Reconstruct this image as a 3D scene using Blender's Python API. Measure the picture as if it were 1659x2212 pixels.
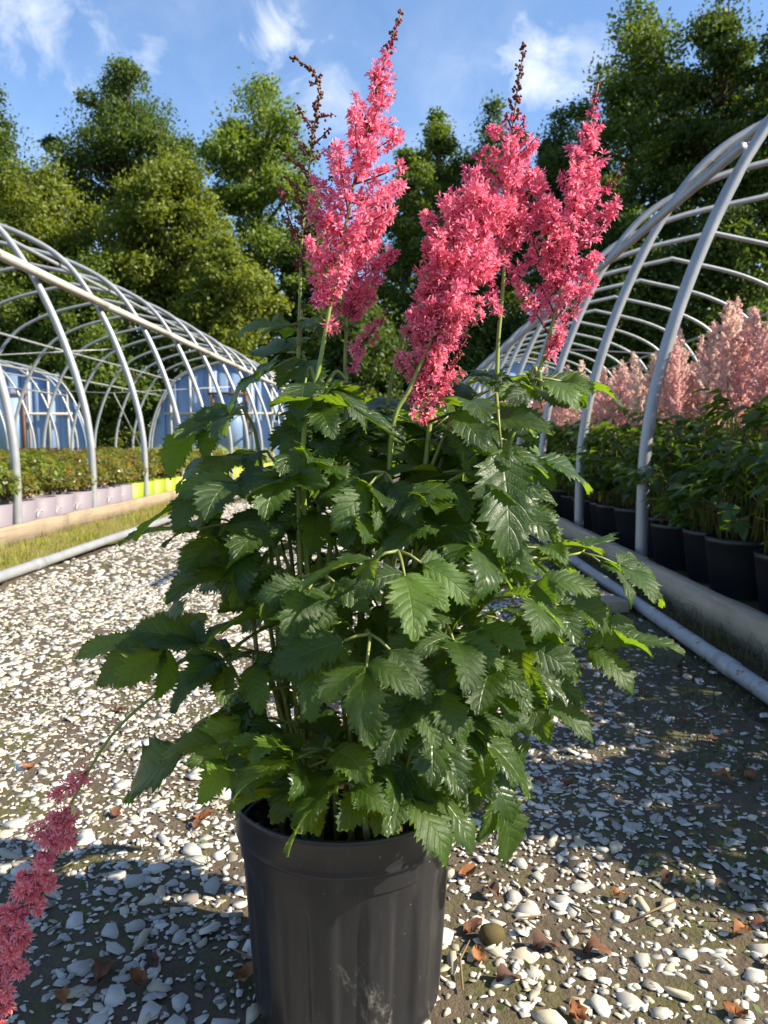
import bpy, math, random
import numpy as np
from mathutils import Vector, Matrix

R = random.Random(7)
N = np.random.default_rng(7)
PI = math.pi
sc = bpy.context.scene
for o in list(bpy.data.objects):
    bpy.data.objects.remove(o)
COL = sc.collection

# ------------------------------------------------------------ camera
CAM_H, PITCH, YAW, FPX, CX, CY = 0.64, math.radians(5.2), math.radians(1.0), 1660.0, 829.5, 1106.0
cam = bpy.data.cameras.new('camera')
cam.sensor_fit = 'VERTICAL'
cam.sensor_height = 36.0
cam.lens = FPX / 2212.0 * 36.0
cam.clip_start, cam.clip_end = 0.02, 3000
cam.dof.use_dof = True
cam.dof.focus_distance = 0.86
cam.dof.aperture_fstop = 13.0
cob = bpy.data.objects.new('camera', cam)
COL.objects.link(cob)
cob.location = (0, 0, CAM_H)
cob.rotation_euler = (PI / 2 - PITCH, 0, YAW)
sc.camera = cob
CAMM = cob.rotation_euler.to_matrix()


def ray(u, v):
    return CAMM @ Vector(((u - CX) / FPX, (CY - v) / FPX, -1))


def P(u, v, Y):
    """photo pixel (1659 x 2212 frame) at forward distance Y (metres)"""
    d = ray(u, v)
    return Vector((0, 0, CAM_H)) + d * (Y / d.y)


def PG(u, v, z=0.0):
    d = ray(u, v)
    return Vector((0, 0, CAM_H)) + d * ((z - CAM_H) / d.z)


# ------------------------------------------------------------ light
SUN_EL, SUN_AZ = math.radians(37), math.radians(-10)      # from the right (+X), a little from behind the camera
sd = Vector((math.cos(SUN_EL) * math.cos(SUN_AZ), math.cos(SUN_EL) * math.sin(SUN_AZ), math.sin(SUN_EL)))
sl = bpy.data.lights.new('sun', 'SUN')
sl.energy = 5.0
sl.angle = math.radians(0.53)
sl.color = (1.0, 0.91, 0.74)
so = bpy.data.objects.new('sun', sl)
COL.objects.link(so)
so.rotation_euler = sd.to_track_quat('Z', 'Y').to_euler()
so.location = (20, 4, 18)

world = bpy.data.worlds.new('World')
sc.world = world
world.use_nodes = True
wt = world.node_tree
wt.nodes.clear()


def wn(t, **k):
    n = wt.nodes.new(t)
    for a, b in k.items():
        setattr(n, a, b)
    return n


sky = wn('ShaderNodeTexSky', sky_type='NISHITA', sun_disc=False)
sky.sun_elevation = SUN_EL
sky.sun_rotation = PI / 2 - SUN_AZ
sky.air_density, sky.dust_density, sky.ozone_density = 1.0, 0.15, 4.2
tc = wn('ShaderNodeTexCoord')


def wmath(op, a, b=None, c=None, clamp=False):
    n = wn('ShaderNodeMath', operation=op, use_clamp=clamp)
    for i, x in enumerate((a, b, c)):
        if x is None:
            continue
        if isinstance(x, (int, float)):
            n.inputs[i].default_value = x
        else:
            wt.links.new(x, n.inputs[i])
    return n.outputs[0]


noi = wn('ShaderNodeTexNoise')
noi.inputs['Scale'].default_value = 15.0
noi.inputs['Detail'].default_value = 9
noi.inputs['Roughness'].default_value = 0.62
noi.inputs['Distortion'].default_value = 0.5
wt.links.new(tc.outputs['Generated'], noi.inputs['Vector'])
big = wn('ShaderNodeTexNoise')
big.inputs['Scale'].default_value = 3.1
big.inputs['Detail'].default_value = 6
wt.links.new(tc.outputs['Generated'], big.inputs['Vector'])
mask = None
for u, v, rad, amp in ((45, 45, .075, .62), (95, 70, .05, .4), (585, 95, .040, 1.0), (600, 125, .032, .6), (325, 108, .022, .55), (1160, 145, .036, .75), (715, 215, .035, .4), (1262, 125, .030, .35)):
    c = ray(u, v).normalized()
    d = wn('ShaderNodeVectorMath', operation='DISTANCE')
    wt.links.new(tc.outputs['Generated'], d.inputs[0])
    d.inputs[1].default_value = c
    m = wmath('SUBTRACT', 1.0, wmath('DIVIDE', d.outputs['Value'], rad * 1.25))
    m = wmath('ADD', m, wmath('MULTIPLY_ADD', noi.outputs['Fac'], 4.2, -2.15))
    m = wmath('MULTIPLY', wmath('MULTIPLY', m, .75, clamp=True), amp)
    mask = m if mask is None else wmath('MAXIMUM', mask, m)
nn = wmath('MULTIPLY_ADD', noi.outputs['Fac'], 3.0, -.95, clamp=True)
m2 = wmath('MULTIPLY', wmath('MULTIPLY_ADD', big.outputs['Fac'], 2.6, -1.22, clamp=True), nn)
mk_ = wmath('MAXIMUM', mask, wmath('MULTIPLY', m2, 0.40), clamp=True)
mix = wn('ShaderNodeMix', data_type='RGBA')
wt.links.new(mk_, mix.inputs[0])
wt.links.new(sky.outputs[0], mix.inputs[6])
mix.inputs[7].default_value = (5.2, 5.35, 5.6, 1)
bg = wn('ShaderNodeBackground')
bg.inputs['Strength'].default_value = 0.102
wt.links.new(mix.outputs[2], bg.inputs['Color'])
wo = wn('ShaderNodeOutputWorld')
wt.links.new(bg.outputs[0], wo.inputs[0])

sc.view_settings.view_transform = 'Standard'
sc.view_settings.look = 'None'
sc.view_settings.gamma = 1.0
sc.view_settings.use_curve_mapping = False
sc.view_settings.exposure = 1.3
sc.cycles.max_bounces = 8
sc.cycles.transparent_max_bounces = 8


# ------------------------------------------------------------ materials
class Mat:
    def __init__(s, name):
        s.m = bpy.data.materials.new(name)
        s.m.use_nodes = True
        s.t = s.m.node_tree
        s.t.nodes.clear()
        s.out = s.n('ShaderNodeOutputMaterial')

    def n(s, t, **k):
        n = s.t.nodes.new(t)
        for a, b in k.items():
            setattr(n, a, b)
        return n

    def L(s, a, b):
        s.t.links.new(a, b)

    def val(s, sock, x):
        if isinstance(x, (int, float)):
            sock.default_value = x
        elif isinstance(x, (tuple, list)):
            sock.default_value = tuple(x) + ((1,) if len(x) == 3 and sock.type == 'RGBA' else ())
        else:
            s.L(x, sock)

    def math(s, op, a, b=0.0, c=None, clamp=False):
        n = s.n('ShaderNodeMath', operation=op, use_clamp=clamp)
        s.val(n.inputs[0], a)
        s.val(n.inputs[1], b)
        if c is not None:
            s.val(n.inputs[2], c)
        return n.outputs[0]

    def ramp(s, f, lo, hi):
        n = s.n('ShaderNodeMapRange')
        s.val(n.inputs[0], f)
        n.inputs[1].default_value = lo
        n.inputs[2].default_value = hi
        return n.outputs[0]

    def mix(s, f, a, b, blend='MIX'):
        n = s.n('ShaderNodeMix', data_type='RGBA', blend_type=blend)
        s.val(n.inputs[0], f)
        s.val(n.inputs[6], a)
        s.val(n.inputs[7], b)
        return n.outputs[2]

    def noise(s, scale, detail=4, rough=.55, vec=None, dist=0.0):
        n = s.n('ShaderNodeTexNoise')
        n.inputs['Scale'].default_value = scale
        n.inputs['Detail'].default_value = detail
        n.inputs['Roughness'].default_value = rough
        n.inputs['Distortion'].default_value = dist
        if vec is not None:
            s.L(vec, n.inputs['Vector'])
        return n.outputs['Fac']

    def coord(s, which='Object', scale=None):
        o = s.n('ShaderNodeTexCoord').outputs[which]
        if scale:
            m = s.n('ShaderNodeMapping')
            m.inputs['Scale'].default_value = scale
            s.L(o, m.inputs['Vector'])
            return m.outputs[0]
        return o

    def pos(s, scale=None):
        o = s.n('ShaderNodeNewGeometry').outputs['Position']
        if scale:
            m = s.n('ShaderNodeMapping')
            m.inputs['Scale'].default_value = scale
            s.L(o, m.inputs['Vector'])
            return m.outputs[0]
        return o

    def bump(s, h, strength=.4, dist=.005):
        b = s.n('ShaderNodeBump')
        b.inputs['Strength'].default_value = strength
        b.inputs['Distance'].default_value = dist
        s.L(h, b.inputs['Height'])
        return b.outputs[0]

    def bsdf(s, col, rough=.6, spec=.5, metal=0.0, normal=None):
        b = s.n('ShaderNodeBsdfPrincipled')
        s.val(b.inputs['Base Color'], col)
        s.val(b.inputs['Roughness'], rough)
        s.val(b.inputs['Metallic'], metal)
        b.inputs['Specular IOR Level'].default_value = spec
        if normal is not None:
            s.L(normal, b.inputs['Normal'])
        return b.outputs[0]

    def transl(s, sh, col, fac, normal=None):
        t = s.n('ShaderNodeBsdfTranslucent')
        s.val(t.inputs['Color'], col)
        if normal is not None:
            s.L(normal, t.inputs['Normal'])
        m = s.n('ShaderNodeMixShader')
        m.inputs[0].default_value = fac
        s.L(sh, m.inputs[1])
        s.L(t.outputs[0], m.inputs[2])
        return m.outputs[0]

    def done(s, sh):
        s.L(sh, s.out.inputs['Surface'])
        return s.m


def mat_plain(name, col, rough=.6, spec=.5, metal=0.0, var=.15, scale=8.0):
    m = Mat(name)
    f = m.noise(scale, 5, .6, m.coord())
    c = m.mix(f, tuple(x * (1 - var) for x in col), tuple(min(1, x * (1 + var)) for x in col))
    return m.done(m.bsdf(c, rough, spec, metal, m.bump(m.noise(scale * 6, 4, .6, m.coord()), .15, .002)))


def mat_leaf():
    m = Mat('astilbe_leaf')
    uv = m.n('ShaderNodeUVMap').outputs[0]
    sx = m.n('ShaderNodeSeparateXYZ')
    m.L(uv, sx.inputs[0])
    t, s_ = sx.outputs[0], sx.outputs[1]
    a = m.math('ABSOLUTE', m.math('MULTIPLY_ADD', s_, 2.0, -1.0))
    mid = m.math('SUBTRACT', 1.0, m.ramp(a, 0.0, .055))
    ph = m.math('SUBTRACT', m.math('MULTIPLY', t, 8.0), m.math('MULTIPLY', a, 2.1))
    fr = m.math('ABSOLUTE', m.math('SUBTRACT', m.math('FRACT', ph), .5))
    lat = m.math('MULTIPLY', m.math('SUBTRACT', 1.0, m.ramp(fr, 0.0, .075)), m.math('SUBTRACT', 1.0, m.math('MULTIPLY', a, .75)))
    vor = m.n('ShaderNodeTexVoronoi', feature='DISTANCE_TO_EDGE')
    vor.inputs['Scale'].default_value = 26
    m.L(m.coord('UV', (1.6, 1, 1)), vor.inputs['Vector'])
    net = m.math('MULTIPLY', m.math('SUBTRACT', 1.0, m.ramp(vor.outputs['Distance'], 0, .06)), .3)
    vein = m.math('MAXIMUM', m.math('MAXIMUM', mid, lat), net)
    oi = m.n('ShaderNodeObjectInfo').outputs['Random']
    geo = m.n('ShaderNodeNewGeometry')
    nz = m.noise(38, 5, .6, m.coord())
    top = m.mix(oi, (.010, .030, .005), (.036, .076, .009))
    top = m.mix(m.math('MULTIPLY', m.ramp(nz, .45, .75), .45), top, (.062, .105, .015))
    young = m.ramp(oi, .80, 1.0)
    top = m.mix(m.math('MULTIPLY', young, .65), top, (.11, .21, .022))
    under = m.mix(oi, (.060, .105, .026), (.100, .155, .036))
    c = m.mix(geo.outputs['Backfacing'], top, under)
    c = m.mix(m.math('MULTIPLY', vein, .36), c, (.16, .25, .05))
    # a few brown spots and dry tips
    sp = m.ramp(m.noise(55, 3, .5, m.coord('Object')), .735, .77)
    c = m.mix(m.math('MULTIPLY', sp, .6), c, (.12, .06, .02))
    q = m.math('SUBTRACT', m.math('MULTIPLY', m.ramp(fr, 0, .35), .45), m.math('MULTIPLY', vein, .6))
    h = m.math('ADD', q, m.math('MULTIPLY', m.noise(110, 4, .6, m.coord()), .45))
    nb = m.bump(h, .6, .0013)
    rough = m.math('MULTIPLY_ADD', nz, .22, .22)
    rough = m.math('ADD', rough, m.math('MULTIPLY', geo.outputs['Backfacing'], .28))
    sh = m.bsdf(c, rough, .5, 0, nb)
    tc_ = m.mix(oi, (.19, .36, .010), (.38, .52, .018))
    tc_ = m.mix(m.math('MULTIPLY', vein, .55), tc_, (.10, .20, .02))
    return m.done(m.transl(sh, tc_, .40, nb))


def mat_attr(name, rough=.6, spec=.3, tl=0.0, tint=None, bump=0.0, boost=1.0):
    m = Mat(name)
    a = m.n('ShaderNodeVertexColor', layer_name='Col').outputs[0]
    nb = None
    if bump:
        nz = m.noise(90, 6, .7, m.pos())
        a = m.mix(m.math('MULTIPLY', m.ramp(nz, .45, .8), .35), a, (.30, .25, .17))
        nb = m.bump(m.noise(420, 5, .65, m.pos()), .35, bump * .5)
    sh = m.bsdf(a, rough, spec, 0, nb)
    if tl:
        t = a if tint is None else m.mix(1.0, a, tint, 'MULTIPLY')
        if boost != 1.0:
            t = m.mix(1.0, t, (boost, boost, boost), 'MULTIPLY')
        sh = m.transl(sh, t, tl)
    return m.done(sh)


def mat_galv(name='galvanised_steel', rust=0.0):
    m = Mat(name)
    co = m.pos()
    n1 = m.noise(9, 5, .6, co)
    c = m.mix(n1, (.23, .24, .25), (.38, .39, .40))
    c = m.mix(m.math('MULTIPLY', m.ramp(m.noise(2.3, 4, .6, co), .5, .75), .35), c, (.33, .30, .26))
    rough = m.math('MULTIPLY_ADD', n1, .2, .34)
    if rust:
        r = m.ramp(m.noise(20, 7, .68, co, .6), .64 - rust, .68 - rust)
        c = m.mix(m.math('MULTIPLY', r, .85), c, m.mix(m.noise(40, 3, .6, co), (.10, .045, .02), (.30, .13, .05)))
        c = m.mix(m.math('MULTIPLY', m.ramp(m.noise(26, 5, .7, co), .52, .7), .4), c, (.16, .15, .14))
        rough = m.math('ADD', rough, m.math('MULTIPLY', r, .3))
    me = .30 if not rust else .15
    return m.done(m.bsdf(c, rough, .5, me, m.bump(m.noise(70, 4, .6, co), .12, .002)))


def mat_wood(name, a, b):
    m = Mat(name)
    co = m.pos((14, 1.3, 26))
    f = m.noise(1.0, 7, .65, co, 1.1)
    c = m.mix(f, a, b)
    f2 = m.ramp(m.noise(3.2, 4, .6, m.pos()), .5, .8)
    c = m.mix(m.math('MULTIPLY', f2, .5), c, tuple(x * .45 for x in a))
    gr = m.noise(1.0, 6, .7, m.pos((60, 2.5, 140)))
    c = m.mix(m.math('MULTIPLY', m.ramp(gr, .5, .72), .5), c, tuple(x * .4 for x in a))
    return m.done(m.bsdf(c, .8, .25, 0, m.bump(m.math('ADD', f, gr), .6, .006)))


def mat_ground():
    m = Mat('ground_soil')
    co = m.pos()
    n1 = m.noise(1.6, 7, .62, co)
    n2 = m.noise(14, 7, .65, co)
    n3 = m.noise(75, 6, .65, co)
    c = m.mix(n2, (.040, .029, .019), (.140, .105, .070))
    moss = m.ramp(m.noise(5.5, 7, .68, co), .53, .66)
    mc = m.mix(n3, (.035, .045, .009), (.130, .135, .025))
    c = m.mix(m.math('MULTIPLY', moss, .5), c, mc)
    sp = m.n('ShaderNodeSeparateXYZ')
    m.L(co, sp.inputs[0])
    # meadow grass farther out
    far = m.ramp(sp.outputs[1], 11, 15)
    gc = m.mix(n1, (.06, .09, .018), (.16, .19, .04))
    c = m.mix(far, c, gc)
    # leaf litter specks
    lit = m.ramp(m.noise(33, 4, .7, co, .8), .66, .70)
    c = m.mix(m.math('MULTIPLY', lit, .6), c, (.15, .075, .035))
    h = m.math('ADD', m.math('MULTIPLY', n2, 1.0), m.math('MULTIPLY', n3, .5))
    return m.done(m.bsdf(c, .92, .15, 0, m.bump(h, .9, .02)))


def mat_verge():
    m = Mat('verge_soil')
    co = m.pos()
    n2 = m.noise(6, 7, .65, co)
    n3 = m.noise(60, 6, .65, co)
    c = m.mix(m.ramp(n2, .35, .65), (.24, .16, .07), (.17, .18, .03))
    c = m.mix(m.math('MULTIPLY', n3, .5), c, (.22, .19, .06))
    return m.done(m.bsdf(c, .95, .1, 0, m.bump(m.math('ADD', n2, n3), .8, .02)))


def mat_path():
    """crushed white marble trodden into soil, far too fine to pick apart at a distance"""
    m = Mat('gravel_sheet')
    co = m.pos()
    v = m.n('ShaderNodeTexVoronoi')
    v.inputs['Scale'].default_value = 62
    v.inputs['Randomness'].default_value = 1.0
    m.L(m.pos((1, 1, 1)), v.inputs['Vector'])
    sep = m.n('ShaderNodeSeparateColor')
    m.L(v.outputs['Color'], sep.inputs[0])
    dirt = m.noise(2.2, 6, .65, co)
    sp = m.n('ShaderNodeSeparateXYZ')
    m.L(co, sp.inputs[0])
    near = m.math('SUBTRACT', 1.0, m.ramp(sp.outputs[1], 2.6, 6.0))
    thr = m.math('MULTIPLY_ADD', dirt, .9, -.14)
    thr = m.math('MULTIPLY_ADD', near, 1.3, thr)
    isst = m.ramp(m.math('SUBTRACT', sep.outputs[0], thr), 0.0, .05)
    edge = m.math('SUBTRACT', 1.0, m.ramp(v.outputs['Distance'], .35, .62))
    isst = m.math('MULTIPLY', isst, edge)
    n2 = m.noise(14, 7, .65, co)
    n3 = m.noise(80, 6, .65, co)
    soil = m.mix(n2, (.040, .030, .020), (.150, .115, .078))
    soil = m.mix(m.math('MULTIPLY', m.ramp(m.noise(120, 5, .7, co), .5, .72), .5), soil, (.16, .125, .085))
    moss = m.ramp(m.noise(6.5, 7, .68, co), .49, .60)
    soil = m.mix(m.math('MULTIPLY', moss, .5), soil, m.mix(n3, (.035, .045, .009), (.14, .145, .028)))
    st = m.mix(sep.outputs[1], (.27, .235, .175), (.52, .49, .42))
    c = m.mix(isst, soil, st)
    h = m.math('ADD', m.math('MULTIPLY', isst, .8), m.math('ADD', n2, m.math('MULTIPLY', n3, .6)))
    return m.done(m.bsdf(c, .85, .2, 0, m.bump(h, .9, .012)))


def mat_pot():
    m = Mat('black_pot_plastic')
    co = m.coord()
    streak = m.noise(1.0, 6, .7, m.coord('Object', (55, 55, 5)))
    sc_ = m.noise(60, 6, .7, co)
    dust = m.math('MULTIPLY', m.ramp(streak, .52, .8), .55)
    c = m.mix(dust, (.016, .016, .018), (.050, .048, .046))
    sp = m.n('ShaderNodeSeparateXYZ')
    m.L(co, sp.inputs[0])
    low = m.math('SUBTRACT', 1.0, m.ramp(sp.outputs[2], .02, .12))
    scuff = m.math('MULTIPLY', m.ramp(m.noise(1, 7, .75, m.coord('Object', (26, 26, 9)), .4), .60, .68), m.ramp(sc_, .42, .6))
    c = m.mix(m.math('MULTIPLY', scuff, m.math('MULTIPLY_ADD', low, .75, .22)), c, (.27, .25, .20))
    fl = m.ramp(m.noise(230, 2, .5, co), .74, .78)
    c = m.mix(m.math('MULTIPLY', fl, .6), c, (.30, .29, .27))
    r = m.math('MULTIPLY_ADD', dust, .25, .36)
    return m.done(m.bsdf(c, r, .5, 0, m.bump(m.noise(320, 4, .6, co), .08, .001)))


def mat_bark():
    m = Mat('bark')
    co = m.pos((6, 6, 1.3))
    n = m.noise(1.5, 7, .7, co)
    c = m.mix(n, (.035, .027, .02), (.17, .14, .11))
    return m.done(m.bsdf(c, .9, .15, 0, m.bump(n, .9, .05)))


def mat_poly():
    m = Mat('blue_polycarbonate')
    co = m.pos()
    f = m.noise(1.3, 5, .6, co)
    oi = m.n('ShaderNodeObjectInfo').outputs['Random']
    c = m.mix(oi, (.15, .23, .38), (.26, .36, .53))
    c = m.mix(m.math('MULTIPLY', m.ramp(f, .45, .75), .35), c, (.30, .36, .45))
    w = m.n('ShaderNodeTexWave')
    w.inputs['Scale'].default_value = 20
    m.L(co, w.inputs['Vector'])
    return m.done(m.bsdf(c, .35, .5, 0, m.bump(w.outputs['Fac'], .3, .006)))


M = {}
M['leaf'] = mat_leaf()
M['petal'] = mat_attr('petal', .55, .25, .42, (1.0, .85, .95), 0, 1.2)
M['bract'] = mat_attr('stem_skin', .45, .4, .12)
M['bedleaf'] = mat_attr('bed_leaf', .36, .45, .42, (3.4, 2.9, .7), 0)
M['treeleaf'] = mat_attr('tree_leaf', .55, .3, .42, (1.7, 1.55, .5), 0)
M['paleplume'] = mat_attr('pale_plume', .7, .2, .5, None, 0)
M['stone'] = mat_attr('white_marble_chip', .75, .3, 0, None, .0012)
M['grass'] = mat_attr('grass_blade', .6, .3, .35, (1.3, 1.2, .6))
M['deadleaf'] = mat_attr('dead_leaf', .8, .2, .12)
M['galv'] = mat_galv()
M['rust'] = mat_galv('rusty_galvanised_pipe', .06)
M['wood'] = mat_wood('sunbleached_board', (.21, .155, .10), (.38, .305, .22))
M['greywood'] = mat_wood('grey_weathered_board', (.26, .205, .145), (.50, .42, .32))
M['brownframe'] = mat_wood('brown_frame', (.12, .055, .04), (.22, .11, .075))
M['stud'] = mat_wood('stud_wood', (.36, .33, .29), (.55, .51, .46))
M['ground'] = mat_ground()
M['verge'] = mat_verge()
M['path'] = mat_path()
M['pot'] = mat_pot()
M['bark'] = mat_bark()
M['poly'] = mat_poly()
M['soil'] = mat_plain('potting_soil', (.03, .02, .013), .95, .1, 0, .7, 60)
M['blackpot'] = mat_plain('bed_pot_plastic', (.018, .018, .02), .45, .5, 0, .3, 10)
M['lavpot'] = mat_plain('lavender_pot_plastic', (.185, .160, .186), .55, .3, 0, .06, 5)
M['yelpot'] = mat_plain('lime_pot_plastic', (.21, .26, .010), .5, .4, 0, .06, 5)
M['white'] = mat_plain('white_print', (.50, .48, .50), .6, .3, 0, .03, 5)
M['wire'] = mat_plain('grey_wire', (.45, .44, .43), .5, .5, .5, .1, 5)
M['hole'] = mat_plain('root_soil', (.05, .033, .02), .95, .1, 0, .6, 80)


# ------------------------------------------------------------ mesh helpers
class MB:
    def __init__(s):
        s.V, s.F, s.C, s.U, s.n = [], [], [], [], 0

    def add(s, v, faces, col=None, uv=None):
        v = np.asarray(v, dtype=np.float64).reshape(-1, 3)
        s.V.append(v)
        for f in faces:
            f = np.asarray(f, dtype=np.int64)
            if f.ndim == 1:
                f = f.reshape(1, -1)
            if f.size:
                s.F.append(f + s.n)
        if col is not None:
            col = np.asarray(col, dtype=np.float64)
            if col.ndim == 1:
                col = np.tile(col, (len(v), 1))
            s.C.append(col[:, :3])
        else:
            s.C.append(np.ones((len(v), 3)) * .5)
        s.U.append(np.zeros((len(v), 2)) if uv is None else np.asarray(uv))
        s.n += len(v)
        return s

    def tube(s, pts, rad, n=6, col=None, cap=True):
        pts = np.array([tuple(p) for p in pts], dtype=float)
        k = len(pts)
        rad = np.full(k, rad, dtype=float) if np.isscalar(rad) else np.asarray(rad, dtype=float)
        tan = np.gradient(pts, axis=0)
        tan /= np.linalg.norm(tan, axis=1)[:, None] + 1e-12
        ref = np.array([0, 0, 1.0]) if abs(tan[0][2]) < .8 else np.array([1.0, 0, 0])
        nrm = np.zeros_like(pts)
        a = ref - tan[0] * ref.dot(tan[0])
        for i in range(k):
            a = a - tan[i] * a.dot(tan[i])
            a /= np.linalg.norm(a) + 1e-12
            nrm[i] = a
        bi = np.cross(tan, nrm)
        th = np.arange(n) * 2 * PI / n
        v = pts[:, None, :] + rad[:, None, None] * (np.cos(th)[None, :, None] * nrm[:, None, :] + np.sin(th)[None, :, None] * bi[:, None, :])
        i, j = np.meshgrid(np.arange(k - 1), np.arange(n), indexing='ij')
        j2 = (j + 1) % n
        q = np.stack([i * n + j, i * n + j2, (i + 1) * n + j2, (i + 1) * n + j], -1).reshape(-1, 4)
        f = [q]
        if cap and n > 2:
            f.append(np.arange(n)[::-1])
            f.append(np.arange(n) + (k - 1) * n)
        return s.add(v.reshape(-1, 3), f, col)

    def box(s, x0, x1, y0, y1, z0, z1, col=None):
        v = [(x0, y0, z0), (x1, y0, z0), (x1, y1, z0), (x0, y1, z0), (x0, y0, z1), (x1, y0, z1), (x1, y1, z1), (x0, y1, z1)]
        return s.add(v, [[3, 2, 1, 0], [4, 5, 6, 7], [0, 1, 5, 4], [1, 2, 6, 5], [2, 3, 7, 6], [3, 0, 4, 7]], col)

    def lathe(s, prof, n=24, fr=None, col=None, close=False):
        th = np.arange(n) * 2 * PI / n
        rows = []
        for (r, z) in prof:
            rr = np.full(n, r) if fr is None else np.array([fr(r, z, t) for t in th])
            rows.append(np.stack([rr * np.cos(th), rr * np.sin(th), np.full(n, z)], -1))
        k = len(prof)
        i, j = np.meshgrid(np.arange(k - 1), np.arange(n), indexing='ij')
        j2 = (j + 1) % n
        q = np.stack([i * n + j, i * n + j2, (i + 1) * n + j2, (i + 1) * n + j], -1).reshape(-1, 4)
        f = [q]
        if close:
            f.append(np.arange(n) + (k - 1) * n)
        return s.add(np.concatenate(rows), f, col)

    def mesh(s, name, mat, smooth=False):
        me = bpy.data.meshes.new(name)
        V = np.concatenate(s.V)
        me.vertices.add(len(V))
        me.vertices.foreach_set('co', V.ravel().astype(np.float32))
        loops = np.concatenate([f.ravel() for f in s.F])
        tot = np.concatenate([np.full(len(f), f.shape[1]) for f in s.F])
        start = np.concatenate([[0], np.cumsum(tot)[:-1]])
        me.loops.add(len(loops))
        me.loops.foreach_set('vertex_index', loops.astype(np.int32))
        me.polygons.add(len(tot))
        me.polygons.foreach_set('loop_start', start.astype(np.int32))
        me.polygons.foreach_set('loop_total', tot.astype(np.int32))
        if smooth:
            me.polygons.foreach_set('use_smooth', np.ones(len(tot), dtype=bool))
        me.update(calc_edges=True)
        C = np.concatenate(s.C)
        at = me.color_attributes.new('Col', 'FLOAT_COLOR', 'POINT')
        at.data.foreach_set('color', np.concatenate([C, np.ones((len(C), 1))], 1).ravel().astype(np.float32))
        U = np.concatenate(s.U)
        ul = me.uv_layers.new(name='UVMap')
        ul.data.foreach_set('uv', U[loops].ravel().astype(np.float32))
        me.materials.append(M[mat] if isinstance(mat, str) else mat)
        me.validate()
        return me

    def build(s, name, mat, parent=None, smooth=False):
        return link(name, s.mesh(name, mat, smooth), parent)


def link(name, me, parent=None):
    o = bpy.data.objects.new(name, me)
    COL.objects.link(o)
    if parent is not None:
        o.parent = parent
    return o


def tag(o, label=None, cat=None, group=None, kind=None):
    if label:
        o['label'] = label
    if cat:
        o['category'] = cat
    if group:
        o['group'] = group
    if kind:
        o['kind'] = kind
    return o


def empty(name, loc, label=None, cat=None, group=None):
    o = bpy.data.objects.new(name, None)
    o.empty_display_size = .05
    COL.objects.link(o)
    o.location = loc
    return tag(o, label, cat, group)


def copy_tree(o, parent=None):
    c = o.copy()
    COL.objects.link(c)
    c.parent = parent
    for ch in o.children:
        copy_tree(ch, c)
    return c


def catmull(pts, per=8):
    p = [Vector(x) for x in pts]
    p = [p[0] * 2 - p[1]] + p + [p[-1] * 2 - p[-2]]
    out = []
    for i in range(1, len(p) - 2):
        for k in range(per):
            t = k / per
            a, b, c, d = p[i - 1], p[i], p[i + 1], p[i + 2]
            out.append(.5 * ((2 * b) + (c - a) * t + (2 * a - 5 * b + 4 * c - d) * t * t + (3 * b - a - 3 * c + d) * t ** 3))
    out.append(p[-2])
    return out


def unit(a):
    return a / (np.linalg.norm(a, axis=-1, keepdims=True) + 1e-12)


def rand_dir(n, rng=N):
    return unit(rng.normal(size=(n, 3)))


def leaf_quads(C, nrm, ln, wd, rng=N, fold=0.0):
    """kite-shaped leaves: centres C, normals nrm, length ln, width wd -> verts, quads (4 verts each)"""
    n = len(C)
    t = np.cross(nrm, rand_dir(n, rng))
    t = unit(t)
    b = np.cross(nrm, t)
    ln = np.broadcast_to(ln, (n,))[:, None]
    wd = np.broadcast_to(wd, (n,))[:, None]
    v = np.stack([C - t * ln * .5, C + b * wd * .5 - t * ln * .05 + nrm * fold * wd, C + t * ln * .5, C - b * wd * .5 - t * ln * .05 + nrm * fold * wd], 1)
    q = np.arange(n * 4).reshape(n, 4)
    return v.reshape(-1, 3), q


# ------------------------------------------------------------ ground
def sheet(name, x0, x1, y0, y1, z, mat, nx=2, ny=2, edge=0.0, relief=0.0, seed=1):
    rng = np.random.default_rng(seed)
    X = np.linspace(x0, x1, nx + 1)
    Y = np.linspace(y0, y1, ny + 1)
    gx, gy = np.meshgrid(X, Y, indexing='ij')
    gz = np.full_like(gx, z)
    if relief:
        for k in range(7):
            a, b, ph = rng.uniform(2, 14), rng.uniform(2, 14), rng.uniform(0, 6)
            gz += relief / 7 * (np.sin(a * gx + b * gy + ph))
    if edge:
        for side in (0, -1):
            gx[side] += edge * (np.sin(gy[side] * 3.1 + side) + .6 * np.sin(gy[side] * 7.7 + 1) + .4 * np.sin(gy[side] * 17.3)) / 2
    i, j = np.meshgrid(np.arange(nx), np.arange(ny), indexing='ij')
    w = ny + 1
    q = np.stack([i * w + j, (i + 1) * w + j, (i + 1) * w + j + 1, i * w + j + 1], -1).reshape(-1, 4)
    b = MB().add(np.stack([gx, gy, gz], -1).reshape(-1, 3), [q])
    return tag(b.build(name, mat, None, True), kind='structure')


sheet('ground', -900, 900, -300, 1500, -0.012, 'ground', 4, 4)
path = sheet('gravel_path', -1.78, 0.86, -0.6, 26, 0.0, 'path', 24, 260, .10, .004)
verge = sheet('grass_verge', -2.40, -1.80, 0.4, 26, 0.006, 'verge', 8, 160, .05, .010, 3)

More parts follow.
